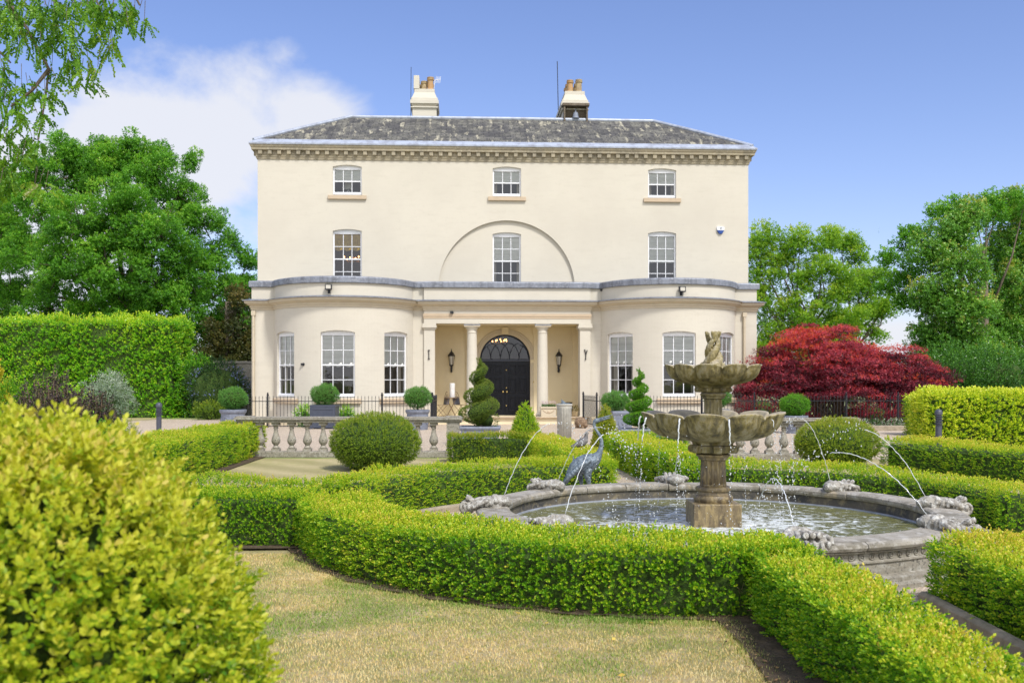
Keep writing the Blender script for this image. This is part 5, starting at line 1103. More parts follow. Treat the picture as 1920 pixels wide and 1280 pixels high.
# water
def water_x(m_, t, b, tcn, cur):
    nn = N(t, 'ShaderNodeTexNoise'); nn.inputs['Scale'].default_value = 8.5; nn.inputs['Detail'].default_value = 9; nn.inputs['Roughness'].default_value = .74; nn.inputs['Distortion'].default_value = .6
    t.links.new(tcn.outputs['Object'], nn.inputs[0])
    ln = N(t, 'ShaderNodeVectorMath', operation='LENGTH'); t.links.new(tcn.outputs['Object'], ln.inputs[0])
    fall = N(t, 'ShaderNodeMapRange'); fall.inputs[1].default_value = .3; fall.inputs[2].default_value = 2.1; fall.inputs[3].default_value = .12; fall.inputs[4].default_value = -.05; t.links.new(ln.outputs['Value'], fall.inputs[0])
    f = N(t, 'ShaderNodeMapRange'); f.inputs[1].default_value = .52; f.inputs[2].default_value = .61; t.links.new(mth(t, 'ADD', nn.outputs[0], fall.outputs[0]), f.inputs[0])
    x = N(t, 'ShaderNodeMixRGB'); x.inputs[1].default_value = (.15, .15, .045, 1); x.inputs[2].default_value = (.70, .74, .74, 1); t.links.new(f.outputs[0], x.inputs[0]); t.links.new(x.outputs[0], b.inputs['Base Color'])
    rr = N(t, 'ShaderNodeMapRange'); rr.inputs[3].default_value = .2; rr.inputs[4].default_value = .5; t.links.new(f.outputs[0], rr.inputs[0]); t.links.new(rr.outputs[0], b.inputs['Roughness'])
    n2 = N(t, 'ShaderNodeTexNoise'); n2.inputs['Scale'].default_value = 9; n2.inputs['Detail'].default_value = 4; t.links.new(tcn.outputs['Object'], n2.inputs[0])
    bp = N(t, 'ShaderNodeBump'); bp.inputs['Distance'].default_value = .06; bp.inputs['Strength'].default_value = .9; t.links.new(mth(t, 'ADD', n2.outputs[0], mth(t, 'MULTIPLY', f.outputs[0], .12)), bp.inputs['Height']); t.links.new(bp.outputs[0], b.inputs['Normal'])
WM = mat('churned_pool_water', (.06, .065, .02), .05, spec=.12, extra=water_x)
wt = MB().add([((PR-.225)*math.cos(2*math.pi*k/64), (PR-.225)*math.sin(2*math.pi*k/64), 0) for k in range(64)], [tuple(range(64))]).build('water', WM); wt.location = (PX, PY, WZ); tag(wt, kind='structure')
# carved spout stones: shell body, lion-like head towards the pool, volute outside
def remesh(o, vs):
    m_ = o.modifiers.new('remesh', 'REMESH'); m_.mode = 'VOXEL'; m_.voxel_size = vs; m_.use_smooth_shade = True
    return o
CT = bpy.data.textures.new('carving', 'CLOUDS'); CT.noise_scale = .022; CT.noise_depth = 2
def roughen(o, s, ns=None):
    d_ = o.modifiers.new('carving', 'DISPLACE'); d_.texture = CT; d_.strength = s; d_.mid_level = .5; d_.texture_coords = 'LOCAL'
def mask_mesh():
    b = MB()
    # head over the rim, +x is outward
    b.sph((-.20, 0, .02), (.15, .13, .085), 14, 10).sph((-.30, 0, -.005), (.08, .075, .055), 12, 8).sph((-.12, .07, .06), (.07, .05, .05), 10, 8).sph((-.12, -.07, .06), (.07, .05, .05), 10, 8)
    b.sph((-.27, .05, .05), .028, 8, 6).sph((-.27, -.05, .05), .028, 8, 6).sph((-.35, 0, .02), (.03, .045, .03), 8, 6)
    for k in range(9):
        a = R(-100+25*k); b.sph((-.13+.03*math.cos(a), .145*math.sin(a), .035+.045*math.cos(a)), (.045, .03, .03), 8, 6)
    # ribs of the shell spreading outwards and dropping
    for k in range(7):
        y = (k-3)*.052; L = .30-.012*abs(k-3)**2
        b.tube([(-.10, y*.6, .05), (0, y*1.25, .062-.006*abs(k-3)), (.12, y*1.7, .05-.014*abs(k-3)), (L, y*1.6, .0-.014*abs(k-3))], [.026, .030, .030, .022], 8)
    for s in (-1, 1):
        for j in range(6): b.sph((-.06+.065*j, s*(.165+.018*(j % 2)), .02-.02*j*.6), (.04, .03, .05), 8, 6)
    b.box(-.22, .22, -.15, .15, -.10, .03)
    # outer volute
    pts = []
    for k in range(26):
        q = k/25*R(560); rr = .125*(1-k/25*.86); pts.append((.31+rr*math.cos(q+R(90)), 0, -.05+rr*math.sin(q+R(90))))
    for y in (-.075, 0, .075): b.tube([(p[0], p[1]+y, p[2]) for p in pts], [.034*(1-.6*k/25) for k in range(26)], 8)
    b.box(.20, .34, -.09, .09, -.13, -.0)
    return b
mm_ = mask_mesh(); first = None
GM = 'carved spout stones on the pool rim'
labs = {0: 'carved spout stone at the right of the rim with scroll turned outwards', 45: 'carved spout stone on the far right of the rim before the olive ball bush', 90: 'carved spout stone at the back of the rim left of the fountain stem', 135: 'carved spout stone on the far left of the rim beside the crane',
        180: 'carved spout stone at the left end of the rim', 225: 'carved spout stone half hidden by the hedge at the near left of the rim', 270: 'rounded back of a spout stone right of the pedestal at the near rim', 315: 'pale weathered carved spout stone at the near right of the rim'}
MASKM = mat('lichen_white_stone', (.36, .335, .29), .9, noise=[(6, (.22, .20, .17), .42, .6), (16, (.56, .55, .51), .48, .62), (45, (.09, .085, .07), .56, .7)], bump=.010, bscale=38)
rot = {0: -2, 45: 40, 90: 91, 135: 135, 180: 180, 225: 222, 270: 276, 315: 318}
for a in (0, 45, 90, 135, 180, 225, 270, 315):
    ar_ = R(rot[a])
    if first is None:
        o = mm_.build('spout_stone', MASKM, None, smooth='all'); remesh(o, .0075); roughen(o, .011); first = o
    else: o = first.copy(); sc.collection.objects.link(o)
    o.location = (PX+(PR-.03)*math.cos(ar_), PY+(PR-.03)*math.sin(ar_), RH+.03); o.rotation_euler = (0, 0, ar_); o.scale = (.68, .74, .72)
    tag(o, labs[a], 'spout stone', GM)
# pedestal fountain
fo = empty('tiered_fountain', FC, 0, 'two tiered stone fountain with petal bowls on a fluted column', 'fountain')
bs = MB().box(-.235, .235, -.235, .235, .02, .425).build('pedestal_block', M['wetstone'], fo, bevel=.008)
def fluted(r0, r1, z0, z1, n=14):
    f = MB(); m_ = 8*n
    f.lathe([(r0, z0), (r0, z0+.03), (r0*.99, z0+.03), (r1, z1-.02), (r1*1.0, z1)], m_, rf=lambda a, r_, z: 1-.24*max(0, abs(math.sin(a*n/2))-.35) if z0+.03 < z+1e-6 and z < z1-.01 else 1)
    return f
c = MB().lathe([(.185, .425), (.195, .445), (.195, .475), (.18, .495), (.16, .50), (.155, .515), (.155, .53), (.172, .54), (.177, .555), (.170, .575), (.15, .585)], 40)
c.build('column_base', M['wetstone'], fo, smooth=True)
fluted(.133, .124, .58, .845).build('column', M['wetstone'], fo, smooth='all')
MB().lathe([(.135, .845), (.145, .85), (.145, .865), (.155, .875), (.17, .885), (.172, .90), (.15, .905), (.11, .91), (.11, .99), (.12, 1.0)], 40).build('capital', M['wetstone'], fo, smooth=True)
def scrolls(z, r, s, n, mt='mossy'):
    b = MB().lathe([(r*.62, z-s), (r*.78, z-s*.7), (r*.80, z+s*.7), (r*.62, z+s)], 32)
    for k in range(n):
        a = 2*math.pi*(k+.5)/n; T = Matrix.Rotation(a, 4, 'Z')
        e = MB().tube([(r*.86, -s*.9, z), (r*.88, s*.9, z)], s*.9, 14).xf(T); b.add(e.v, e.f)
        e = MB().tube([(r*.86, -s*1.02, z), (r*.86, -s*.9, z)], s*.35, 8).tube([(r*.86, s*.9, z), (r*.86, s*1.02, z)], s*.35, 8).xf(T); b.add(e.v, e.f)
    return b.build('scroll_collar', M[mt], fo, smooth=True)
scrolls(.955, .245, .044, 6)
def bowl(R_, z0, zr, n, depth, name, ph=0, foot=.25):
    """petal bowl: lobed outline, lifted lobe tops, spout notches between"""
    m_ = n*20; prof = []
    H_ = zr-z0
    out = [(foot, 0, 0), (foot*1.02, .05, 0), (foot*1.15, .12, 0), (.56, .17, .2), (.76, .29, .6), (.865, .44, .85), (.925, .60, .95), (.96, .78, 1), (.975, .90, 1), (1.0, .97, 1), (.995, 1.0, 1), (.965, 1.005, 1), (.93, .96, .95), (.86, .80, .9), (.74, .62, .7), (.5, .45, .3), (.2, .42, .0)]
    b = MB(); V = []
    for (r_, h_, w_) in out:
        for k in range(m_):
            a = 2*math.pi*k/m_+ph; c_ = abs(math.cos(a*n/2)); lob = c_**.55
            rr = R_*r_*(1-w_*.145*(1-lob)); zz = z0+H_*h_
            if h_ > .75: zz -= (1-c_**.4)*H_*.17*w_*min(1, (h_-.75)/.2)
            # spout lips poke out at the notches near the rim
            notch = max(0, 1-c_/.16)
            if h_ > .85: rr += R_*.055*notch
            V.append((rr*math.cos(a), rr*math.sin(a), zz))
    L = len(out); b.add(V, [(i*m_+k, i*m_+(k+1) % m_, (i+1)*m_+(k+1) % m_, (i+1)*m_+k) for i in range(L-1) for k in range(m_)]+[tuple(range(m_))[::-1], tuple((L-1)*m_+k for k in range(m_))])
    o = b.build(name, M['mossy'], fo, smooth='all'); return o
LB = bowl(.725, .995, 1.325, 10, .3, 'lower_bowl', ph=R(9), foot=.27)
# water held in the bowls
MB().add([(.60*math.cos(2*math.pi*k/40), .60*math.sin(2*math.pi*k/40), 1.268) for k in range(40)], [tuple(range(40))]).build('bowl_water', mat('still_bowl_water', (.06, .065, .03), .05, bump=.01, bscale=12), LB)
fluted(.094, .088, 1.14, 1.50, 12).build('upper_column', M['mossy'], fo, smooth='all')
MB().lathe([(.10, 1.455), (.112, 1.46), (.112, 1.475), (.125, 1.485), (.13, 1.505), (.115, 1.515), (.08, 1.52)], 32).build('upper_capital', M['mossy'], fo, smooth=True)
scrolls(1.545, .185, .027, 8)
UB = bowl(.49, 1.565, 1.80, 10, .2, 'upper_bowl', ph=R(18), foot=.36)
# finial: intertwined fish, tails up
fi = MB()
for k in range(3):
    a0 = 2*math.pi*k/3+.5
    pts = []; rad = []
    for j in range(13):
        t = j/12; a = a0+t*R(250); rr = .062-.022*t if t < .8 else .045+.0*t
        pts.append((rr*math.cos(a), rr*math.sin(a), 1.765+.30*t)); rad.append(.052*(1-.55*t)+(.012 if j == 1 else 0))
    fi.tube(pts, rad, 10)
    e = pts[-1]; q = Vector((e[0], e[1], 0)).normalized()
    for s in (-1, 0, 1):
        w_ = Vector((-q.y, q.x, 0))*s*.030
        fi.tube([Vector(e)-Vector((0, 0, .03)), Vector(e)+q*.012+w_*.8+Vector((0, 0, .035)), Vector(e)+q*.022+w_*1.3+Vector((0, 0, .065))], [.022, .022, .013], 6)
    b0 = pts[0]; fi.sph((b0[0]*1.35, b0[1]*1.35, 1.785), (.062, .062, .045), 10, 8)
fi.lathe([(.12, 1.70), (.11, 1.76), (.06, 1.80)], 16)
o = fi.build('finial', M['mossy'], fo, smooth='all'); remesh(o, .0065); roughen(o, .012)
# ---- water: jets and falls
WAT = bpy.data.materials.new('sparkling_water'); WAT.use_nodes = True; b = WAT.node_tree.nodes['Principled BSDF']
b.inputs['Base Color'].default_value = (.9, .93, .95, 1); b.inputs['Roughness'].default_value = .12; b.inputs['Transmission Weight'].default_value = .35; b.inputs['IOR'].default_value = 1.33; b.inputs['Specular IOR Level'].default_value = 1
r_ = np.random.default_rng(12)
def drop(mb, p, s): mb.sph(p, (s, s, s*(1+.8*r_.random())), 6, 5)
def jet(a, peak, reach, lab, t_solid=.62, thin=1.0):
    """arc from the spout stone towards the centre; broken into beads after the crest"""
    ar_ = R(rot[a]); o3 = Vector((PX+(PR-.20)*math.cos(ar_), PY+(PR-.20)*math.sin(ar_), RH+.10)); dr = Vector((-math.cos(ar_), -math.sin(ar_), 0))
    h = peak-o3.z; tp = math.sqrt(h)   # parabola z = z0 + h - (t-tp)^2 scaled
    fall_ = math.sqrt(max(.01, peak-WZ)); tot = tp+fall_; b = MB(); P = []
    n = 70
    for i in range(n+1):
        t = tot*i/n; z = o3.z+h-(t-tp)**2; P.append(o3+dr*reach*t/tot+Vector((0, 0, z-o3.z)))
    k = int(n*t_solid); D = MB(); pts = [p+Vector(r_.normal(size=3))*.0028 for p in P[:k]]
    b.tube(pts, [(.0030+.0020*r_.random())*thin for _ in pts], 6)
    for i in range(k, n+1):
        for q in range(1 if i < n*.9 else 2):
            if r_.random() < .8: drop(D, P[i]+Vector(r_.normal(size=3))*(.006+.022*(i/n)**2), (.003+.0036*r_.random())*thin)
    for q in range(26):
        i = r_.integers(int(n*.45), n); drop(D, P[i]+Vector(r_.normal(size=3))*.07, .0035+.0035*r_.random())
    for q in range(14): drop(D, P[n]+Vector((r_.normal()*.05, r_.normal()*.05, abs(r_.normal())*.05)), .005)
    root = empty('water_jet', (0, 0, 0), 0, lab, 'water jet', 'water jets from the spout stones'); b.build('stream', WAT, root, smooth='all'); tag(D.build('droplets', WAT, root, smooth='all'), kind='stuff')
for a, pk, rc, lab, ts in ((180, 1.22, 1.15, 'thin water jet rising from the left end spout stone', .42), (135, 1.12, 1.35, 'faint water jet arching from the spout stone beside the crane', .5), (225, 1.17, 1.25, 'white water jet crossing in front of the crane', .40),
                  (90, .74, .5, 'small water jet at the back of the rim left of the stem', .5), (45, 1.22, 1.35, 'water jet arching in front of the olive ball bush', .44), (0, 1.16, 1.5, 'farther of two water jets from the right scroll stones', .42), (315, .98, 1.75, 'nearer high arching water jet from the pale right spout stone', .52), (270, .82, 1.0, 'short water jet falling right of the pedestal', .8)):
    jet(a, pk, rc, lab, ts)
fallm = None
names = ['left tip of the lower bowl', 'left side of the lower bowl', 'left front of the lower bowl', 'centre front of the lower bowl', 'right front of the lower bowl', 'right tip of the lower bowl', 'far right of the lower bowl', 'far side of the lower bowl on the right', 'far side of the lower bowl in the middle', 'far side of the lower bowl on the left']
for k in range(10):
    # notch where cos(a*n/2)=0 -> a*5+ = 90deg ; a includes the phase already
    a = R(18+36*k); b = MB(); D = MB(); x0, y0 = .735*math.cos(a), .735*math.sin(a); P = []
    out_ = .05+.05*r_.random(); big = k in (4, 5, 6, 7)
    for i in range(46):
        t = i/45; z = 1.275-(1.275-WZ)*t**1.0*(.25*t+.75); P.append(Vector((x0+math.cos(a)*out_*math.sqrt(t), y0+math.sin(a)*out_*math.sqrt(t), z)))
    ksol = 13 if big else 5
    b.tube([p+Vector(r_.normal(size=3))*.003 for p in P[:ksol]], [(.009 if big else .0045)*(1-.45*i/ksol) for i in range(ksol)], 6)
    for i in range(ksol, 46):
        if r_.random() < .85: drop(D, P[i]+Vector(r_.normal(size=3))*.006, .0035+.0032*r_.random())
        if r_.random() < .35: drop(D, P[i]+Vector((r_.normal()*.05, r_.normal()*.05, 0)), .0025+.0025*r_.random())
    for q in range(18): drop(D, P[-1]+Vector((r_.normal()*.06, r_.normal()*.06, abs(r_.normal())*.06)), .004)
    ang = math.degrees(a) % 360
    # name by the compass round the bowl as seen from the house lawn
    lab_ = {18: 'right side of the lower bowl, a little to the back', 54: 'back of the lower bowl towards the right', 90: 'back of the lower bowl behind the upper stem', 126: 'back of the lower bowl towards the left', 162: 'left side of the lower bowl, a little to the back', 198: 'left tip of the lower bowl, thick white stream', 234: 'front left petal gap of the lower bowl', 270: 'front middle petal gap of the lower bowl', 306: 'front right petal gap of the lower bowl', 342: 'right tip of the lower bowl'}[round(ang)]
    root = empty('falling_water', FC, 0, 'beads of water falling from the '+lab_, 'falling water', 'streams falling from the lower bowl'); b.build('stream', WAT, root, smooth='all'); tag(D.build('droplets', WAT, root, smooth='all'), kind='stuff')
# fine spray
b = MB()
for k in range(240):
    a = r_.random()*6.28; q = math.sqrt(r_.random())*1.5; b.sph((PX+q*math.cos(a)-.3, PY+q*math.sin(a), WZ+.02+1.0*r_.random()**1.5), .0022+.0028*r_.random(), 5, 4)
for k in range(26): b.sph((1.0+.28*r_.normal(), 9.3+.3*r_.normal(), 1.0+.14*r_.normal()), .004+.004*r_.random(), 5, 4)
tag(b.build('spray', WAT, None, smooth='all'), 'scattered droplets of spray over the pool', 'spray', kind='stuff')
# ---------------------------------------------------------------- crane statue
cr = MB(); cx_, cy_ = 0, 0
body = [(-.235, 0, .36, .028), (-.20, 0, .40, .055), (-.14, 0, .455, .092), (-.06, 0, .50, .118), (.03, 0, .535, .122), (.10, 0, .57, .098), (.145, 0, .61, .070), (.175, 0, .66, .042), (.195, 0, .72, .031), (.205, 0, .78, .026), (.20, 0, .84, .022), (.175, 0, .90, .020), (.145, 0, .945, .019), (.12, 0, .99, .019), (.108, 0, 1.03, .021), (.115, 0, 1.065, .028), (.14, 0, 1.085, .032), (.165, 0, 1.09, .027)]
cr.tube([p[:3] for p in body], [p[3] for p in body], 14)
cr.tube([(.16, 0, 1.097), (.24, -.02, 1.128), (.35, -.05, 1.165)], [.018, .013, .006], 8).tube([(.16, 0, 1.075), (.24, -.02, 1.100), (.33, -.045, 1.13)], [.014, .010, .005], 8)
# wings, tail plumes
for s in (-1, 1):
    for k in range(6):
        cr.tube([(.06-.03*k, s*.095, .57-.022*k), (-.06-.03*k, s*.118, .52-.03*k), (-.20-.018*k, s*.07, .39-.03*k)], [.03, .034, .018], 8)
for k in range(5): cr.tube([(-.12, .02*(k-2), .45), (-.22, .028*(k-2), .36), (-.27+.01*abs(k-2), .03*(k-2), .27)], [.045, .04, .018], 8)
cr.tube([(-.13, .02, .50), (-.155, .02, .56), (-.158, .02, .635)], [.022, .014, .006], 6).tube([(-.11, -.02, .52), (-.12, -.02, .56), (-.118, -.02, .60)], [.02, .013, .006], 6)
for (x, y) in ((-.045, .055), (.05, -.05)):
    cr.tube([(x-.02, y, .46), (x-.03, y, .36), (x-.005, y, .25), (x, y, .12), (x, y, .0)], [.06, .048, .022, .017, .018], 10)
    for t_ in (-.5, 0, .5): cr.tube([(x, y, .015), (x+.09*math.cos(t_), y+.09*math.sin(t_), .01)], [.014, .008], 6)
cr.box(-.15, .17, -.12, .12, -.06, .012)
o = cr.build('crane_statue', M['bronze'], None, smooth='all'); remesh(o, .0065); roughen(o, .008)
o.location = (px(1098, 12.75), 12.75, .06); o.scale = (1, 1, .98); tag(o, 'blue grey metal crane statue with curved neck standing behind the pool', 'statue')
# pigeon
pg = MB().tube([(-.17, 0, .035), (-.10, 0, .055), (-.05, 0, .075), (.0, 0, .095), (.04, 0, .13), (.052, 0, .17), (.056, 0, .205), (.07, 0, .222)], [.012, .03, .052, .062, .05, .028, .024, .018], 12).sph((.06, 0, .222), .026, 10, 8).tube([(.08, 0, .222), (.105, 0, .215)], [.008, .002], 6)
pg.tube([(0, .02, .06), (0, .02, -.03)], .006, 5).tube([(0, -.02, .06), (0, -.02, -.03)], .006, 5)
o = pg.build('pigeon', mat('pigeon_feathers', (.16, .15, .155), .7, noise=[(9, (.30, .28, .27), .45, .6), (14, (.04, .04, .045), .5, .65)]), None, smooth='all'); remesh(o, .007); o.location = (px(1092, 15.2), 15.2, .585); o.rotation_euler = (0, 0, .2); o.scale = (1.1,)*3
tag(o, 'grey pigeon perched on the hedge behind the crane statue', 'bird')
# ---------------------------------------------------------------- balustrades
def baluster_mesh():
    m_ = MB().box(-.085, .085, -.085, .085, .13, .19)
    m_.lathe([(.068, .19), (.078, .205), (.062, .225), (.045, .25), (.05, .262), (.082, .30), (.095, .345), (.088, .40), (.06, .48), (.044, .56), (.04, .605), (.052, .615), (.052, .63), (.042, .64), (.05, .665), (.068, .68)], 20)
    return m_.box(-.08, .08, -.08, .08, .68, .735)
BMESH = baluster_mesh()
def balustrade(x0, x1, y0, y1, piers, xs, lab):
    """rail line from (x0,y0) to (x1,y1); xs = baluster positions"""
    o = empty('balustrade', ((x0+x1)/2, (y0+y1)/2, 0), math.atan2(y1-y0, x1-x0), lab, 'balustrade', 'stone balustrades at the edge of the drive')
    L = math.hypot(x1-x0, y1-y0)/2; mx_ = (x0+x1)/2
    r_ = MB().box(-L, L, -.12, .12, .735, .79).box(-L, L, -.155, .155, .79, .835); r_.box(-L, L, -.135, .135, .835, .86); r_.build('top_rail', M['stone'], o, bevel=.014)
    MB().box(-L, L, -.14, .14, 0, .13).build('plinth', M['stone'], o, bevel=.014)
    for p in piers:
        q = p-mx_
        pm = MB().box(q-.15, q+.15, -.16, .16, .0, .15).box(q-.13, q+.13, -.14, .14, .15, .76).box(q-.10, q-.085, -.146, -.14, .26, .66).box(q+.085, q+.10, -.146, -.14, .26, .66).box(q-.10, q+.10, -.146, -.14, .66, .675).box(q-.10, q+.10, -.146, -.14, .245, .26)
        pm.box(q-.155, q+.155, -.165, .165, .76, .80).box(q-.19, q+.19, -.20, .20, .80, .848).box(q-.165, q+.165, -.175, .175, .848, .873).build('pier', M['stone'], o, bevel=.010)
    f_ = None
    for x in xs:
        if f_ is None: f_ = b = BMESH.build('baluster', M['stone'], o, smooth=True)
        else: b = f_.copy(); sc.collection.objects.link(b); b.parent = o
        b.location = (x-mx_, 0, 0); b.rotation_euler = (0, 0, 0)
yb = 21.15
balustrade(px(446, yb), px(866, yb), yb, yb-.05, [px(460, yb), px(850, yb)], [px(488+29.6*k, yb) for k in range(12)], 'stone balustrade with bulbous balusters left of the sundial, behind the wide box ball')
yb = 20.5
balustrade(px(1268, yb), px(1606, yb), yb, yb-.1, [px(1283, yb), px(1588, yb)], [px(1306+27.0*k, yb) for k in range(10)], 'stone balustrade behind the fountain and the olive box ball')
# ---------------------------------------------------------------- iron railings
def railing(x0, x1, y0, y1, posts, lab, name='iron_railing', step=.118, h=1.06, pk=.007):
    o = empty(name, (x0, y0, 0), math.atan2(y1-y0, x1-x0), lab, 'railing', 'black iron railings before the house'); L = math.hypot(x1-x0, y1-y0)
    m_ = MB(); n = int(L/step)
    for k in range(n+1):
        x = k*L/n; m_.box(x-pk, x+pk, -pk, pk, .03, h-.03); m_.add([(x-.012, -.012, h-.03), (x+.012, -.012, h-.03), (x+.012, .012, h-.03), (x-.012, .012, h-.03), (x, 0, h+.04)], [(0, 1, 4), (1, 2, 4), (2, 3, 4), (3, 0, 4)])
    m_.build('pickets', M['black'], o)
    MB().box(0, L, -.016, .016, h-.17, h-.145).build('top_bar', M['black'], o); MB().box(0, L, -.016, .016, .05, .075).build('bottom_bar', M['black'], o)
    for p in posts:
        MB().lathe([(.032, 0), (.032, h+.04), (.045, h+.05), (.045, h+.07), (.02, h+.08), (.035, h+.11), (.005, h+.15)], 10, (p, 0)).build('post', M['black'], o, smooth=True)
    return o
yf = 34.2
def fx_(p): return px(p, yf)
railing(fx_(463), fx_(809), yf-.25, yf+.0, [fx_(505)-fx_(463), fx_(717)-fx_(463), fx_(809)-fx_(463)], 'black iron railing before the left bow')
railing(fx_(1119), fx_(1750), yf+.25, yf+.85, [0.02, fx_(1321)-fx_(1119), fx_(1422)-fx_(1119), fx_(1600)-fx_(1119), fx_(1702)-fx_(1119)], 'long black iron railing before the right bow and the maples')
railing(fx_(809)+.03, fx_(806)+.05, yf, yf+2.5, [.05], 'black iron railing turning back to the left porch pier', step=.14)
railing(px(1119, yf+.3), px(1096, 36.3), yf+.3, 36.4, [2.1], 'black iron railing turning back to the right porch pier', step=.13, pk=.008)
railing(fx_(1750), fx_(1750)+5, yf+.85, yf+3.5, [.02, 2.5], 'black iron railing going back behind the right laurel stub')
# ---------------------------------------------------------------- sundial column
sx, sy = px(1058, 22.8), 22.8
o = empty('sundial', (sx, sy, 0), 0, 'pale fluted stone column carrying a sundial before the front door', 'sundial')
f = MB(); n = 16; f.lathe([(.165, .14), (.165, .98), (.17, 1.0)], n*8, rf=lambda a, r_, z: 1-.075*max(0, abs(math.sin(a*n/2))-.25) if z < .99 else 1); f.build('shaft', M['column'], o, smooth='all')
MB().box(-.24, .24, -.24, .24, 0, .08).lathe([(.20, .08), (.21, .10), (.18, .14)], 24).build('base', M['column'], o)
MB().lathe([(.165, .995), (.175, 1.01), (.17, 1.03), (.185, 1.05), (.19, 1.08), (.18, 1.09)], 32).build('capital', M['column'], o, smooth=True)
MB().lathe([(.14, 1.09), (.14, 1.105)], 24).add([(-.07, -.004, 1.105), (.06, -.004, 1.105), (-.07, -.004, 1.20), (-.07, .004, 1.105), (.06, .004, 1.105), (-.07, .004, 1.20)], [(0, 1, 2), (3, 5, 4), (0, 2, 5, 3), (1, 4, 5, 2)]).build('gnomon', M['bronze'], o)
# bollards
def bollard(x, y, h, lab):
    o = empty('bollard_light', (x, y, 0), 0, lab, 'bollard', 'charcoal bollard lights beside the drive')
    MB().lathe([(.07, 0), (.07, h*.62)], 20).build('post', M['grey_plastic'], o, smooth=True)
    l = MB()
    for k in range(6): z = h*.64+.036*k; l.lathe([(.066, z), (.09, z+.004), (.09, z+.012), (.066, z+.024)], 20)
    l.lathe([(.06, h*.62), (.06, h*.88)], 20); l.build('louvres', M['grey_plastic'], o, smooth=True)
    MB().lathe([(.085, h*.87), (.085, h*.91), (.075, h*.96), (.045, h*.99), (.004, h)], 20).build('cap', M['grey_plastic'], o, smooth=True)
bollard(px(298, 27.4), 27.4, 1.02, 'charcoal bollard light with ribbed head at the left drive edge')
bollard(px(1760, 22.3), 22.3, .99, 'charcoal bollard light before the right laurel hedge')
# ---------------------------------------------------------------- porch things
PZ = .24
def porch(x, y, z=PZ): return HT @ Vector((x, y, z))
def bistro_chair(x, y, rz, lab):
    o = empty('bistro_chair', porch(x, y), rz, lab, 'chair', 'folding bistro chairs on the porch'); fr_ = MB()
    for s in (-1, 1):
        fr_.tube([(s*.19, -.18, .44), (s*.19, .22, 0)], .010, 5).tube([(s*.17, .20, .44), (s*.17, -.22, 0)], .010, 5).tube([(s*.18, .20, .44), (s*.17, .24, .75), (s*.10, .26, .90), (0, .265, .95)], .010, 5)
    for k in range(-2, 3): fr_.tube([(k*.055, .22, .5), (k*.06, .25, .82-.02*abs(k))], .005, 4)
    fr_.tube([(.06*math.cos(q), .255, .80+.06*math.sin(q)) for q in lin(0, 2*math.pi, 12)], .005, 4, cap=False).tube([(-.18, .21, .52), (.18, .21, .52)], .007, 4)
    fr_.build('frame', M['twig'], o)
    MB().lathe([(.2, .44), (.2, .455)], 18).build('seat', M['twig'], o)
    c_ = MB().box(-.17, .17, -.04, .05, .46, .76).xf(Matrix.Translation((0, .12, 0)) @ Matrix.Rotation(R(-12), 4, 'X')).build('cushion', mat('grey_cushion', (.16, .17, .21), .9) if 'grey_cushion' not in bpy.data.materials else bpy.data.materials['grey_cushion'], o, bevel=.035)
bistro_chair(-2.50, -.35, R(-62), 'folding bistro chair with grey cushion left of the porch table')
bistro_chair(-1.72, -.30, R(55), 'folding bistro chair with grey cushion right of the porch table, by the left column')
o = empty('bistro_table', porch(-2.10, -.25), 0, 'small folding bistro table on the porch between two chairs', 'table')
MB().lathe([(.27, .70), (.28, .705), (.28, .72), (.27, .725)], 24).build('table_top', M['twig'], o, smooth=True)
lg = MB()
for s in (-1, 1): lg.tube([(s*.2, -.12, .70), (-s*.17, -.16, 0)], .010, 5).tube([(s*.2, .12, .70), (-s*.17, .16, 0)], .010, 5)
lg.build('legs', M['twig'], o)
o = tag(MB().lathe([(.10, 0), (.105, .01), (.105, .27), (.10, .275), (.105, .29), (.105, .53), (.09, .54)], 20).build('storm_lantern', mat('white_frosted_cylinder', (.8, .8, .8), .4), None, smooth=True), 'tall white cylindrical lantern on the porch table', 'lantern'); o.location = porch(-2.06, -.25, PZ+.727)
pt = empty('flower_trough', porch(1.50, -1.42), R(3), 'carved cream stone trough on the step beside the right column', 'trough')
MB().box(-.30, .30, -.14, .14, 0, .04).box(-.28, .28, -.12, .12, .04, .34).box(-.31, .31, -.15, .15, .34, .40).build('trough_body', M['trimlight'], pt, bevel=.01)
dc = MB().tube([(-.2+.4*k/12, -.125, .27-.10*math.sin(math.pi*k/12)) for k in range(13)], .014, 6).sph((0, -.122, .21), (.05, .02, .05), 10, 6).sph((-.2, -.12, .28), .022, 6, 5).sph((.2, -.12, .28), .022, 6, 5)
dc.build('garland_relief', M['trim'], pt, smooth='all')
fp = empty('flowering_plants', porch(1.50, -1.42, PZ+.38), R(3), 'small pale pink flowers growing in the cream trough', 'flowers')
P = np.stack([rng.uniform(-.26, .26, 240), rng.uniform(-.1, .1, 240), rng.uniform(0, .06, 240)], 1); V, t = sprigs(P, np.tile([0, 0, 1.], (240, 1)), .028, rng.random(240)*.4, n=5, tipgain=.1); quads('foliage', V, BAY, fp, t)
P = np.stack([rng.uniform(-.27, .27, 160), rng.uniform(-.1, .1, 160), rng.uniform(.08, .20, 160)], 1); V, t = sprigs(P, np.tile([0, -.3, 1.], (160, 1)), .020, rng.random(160), n=5, tipgain=.1)
quads('blossoms', V, leafmat('pink_white_petals', [(0, (.45, .25, .42)), (.5, (.7, .55, .68)), (1, (.8, .76, .78))], .3), fp, t)
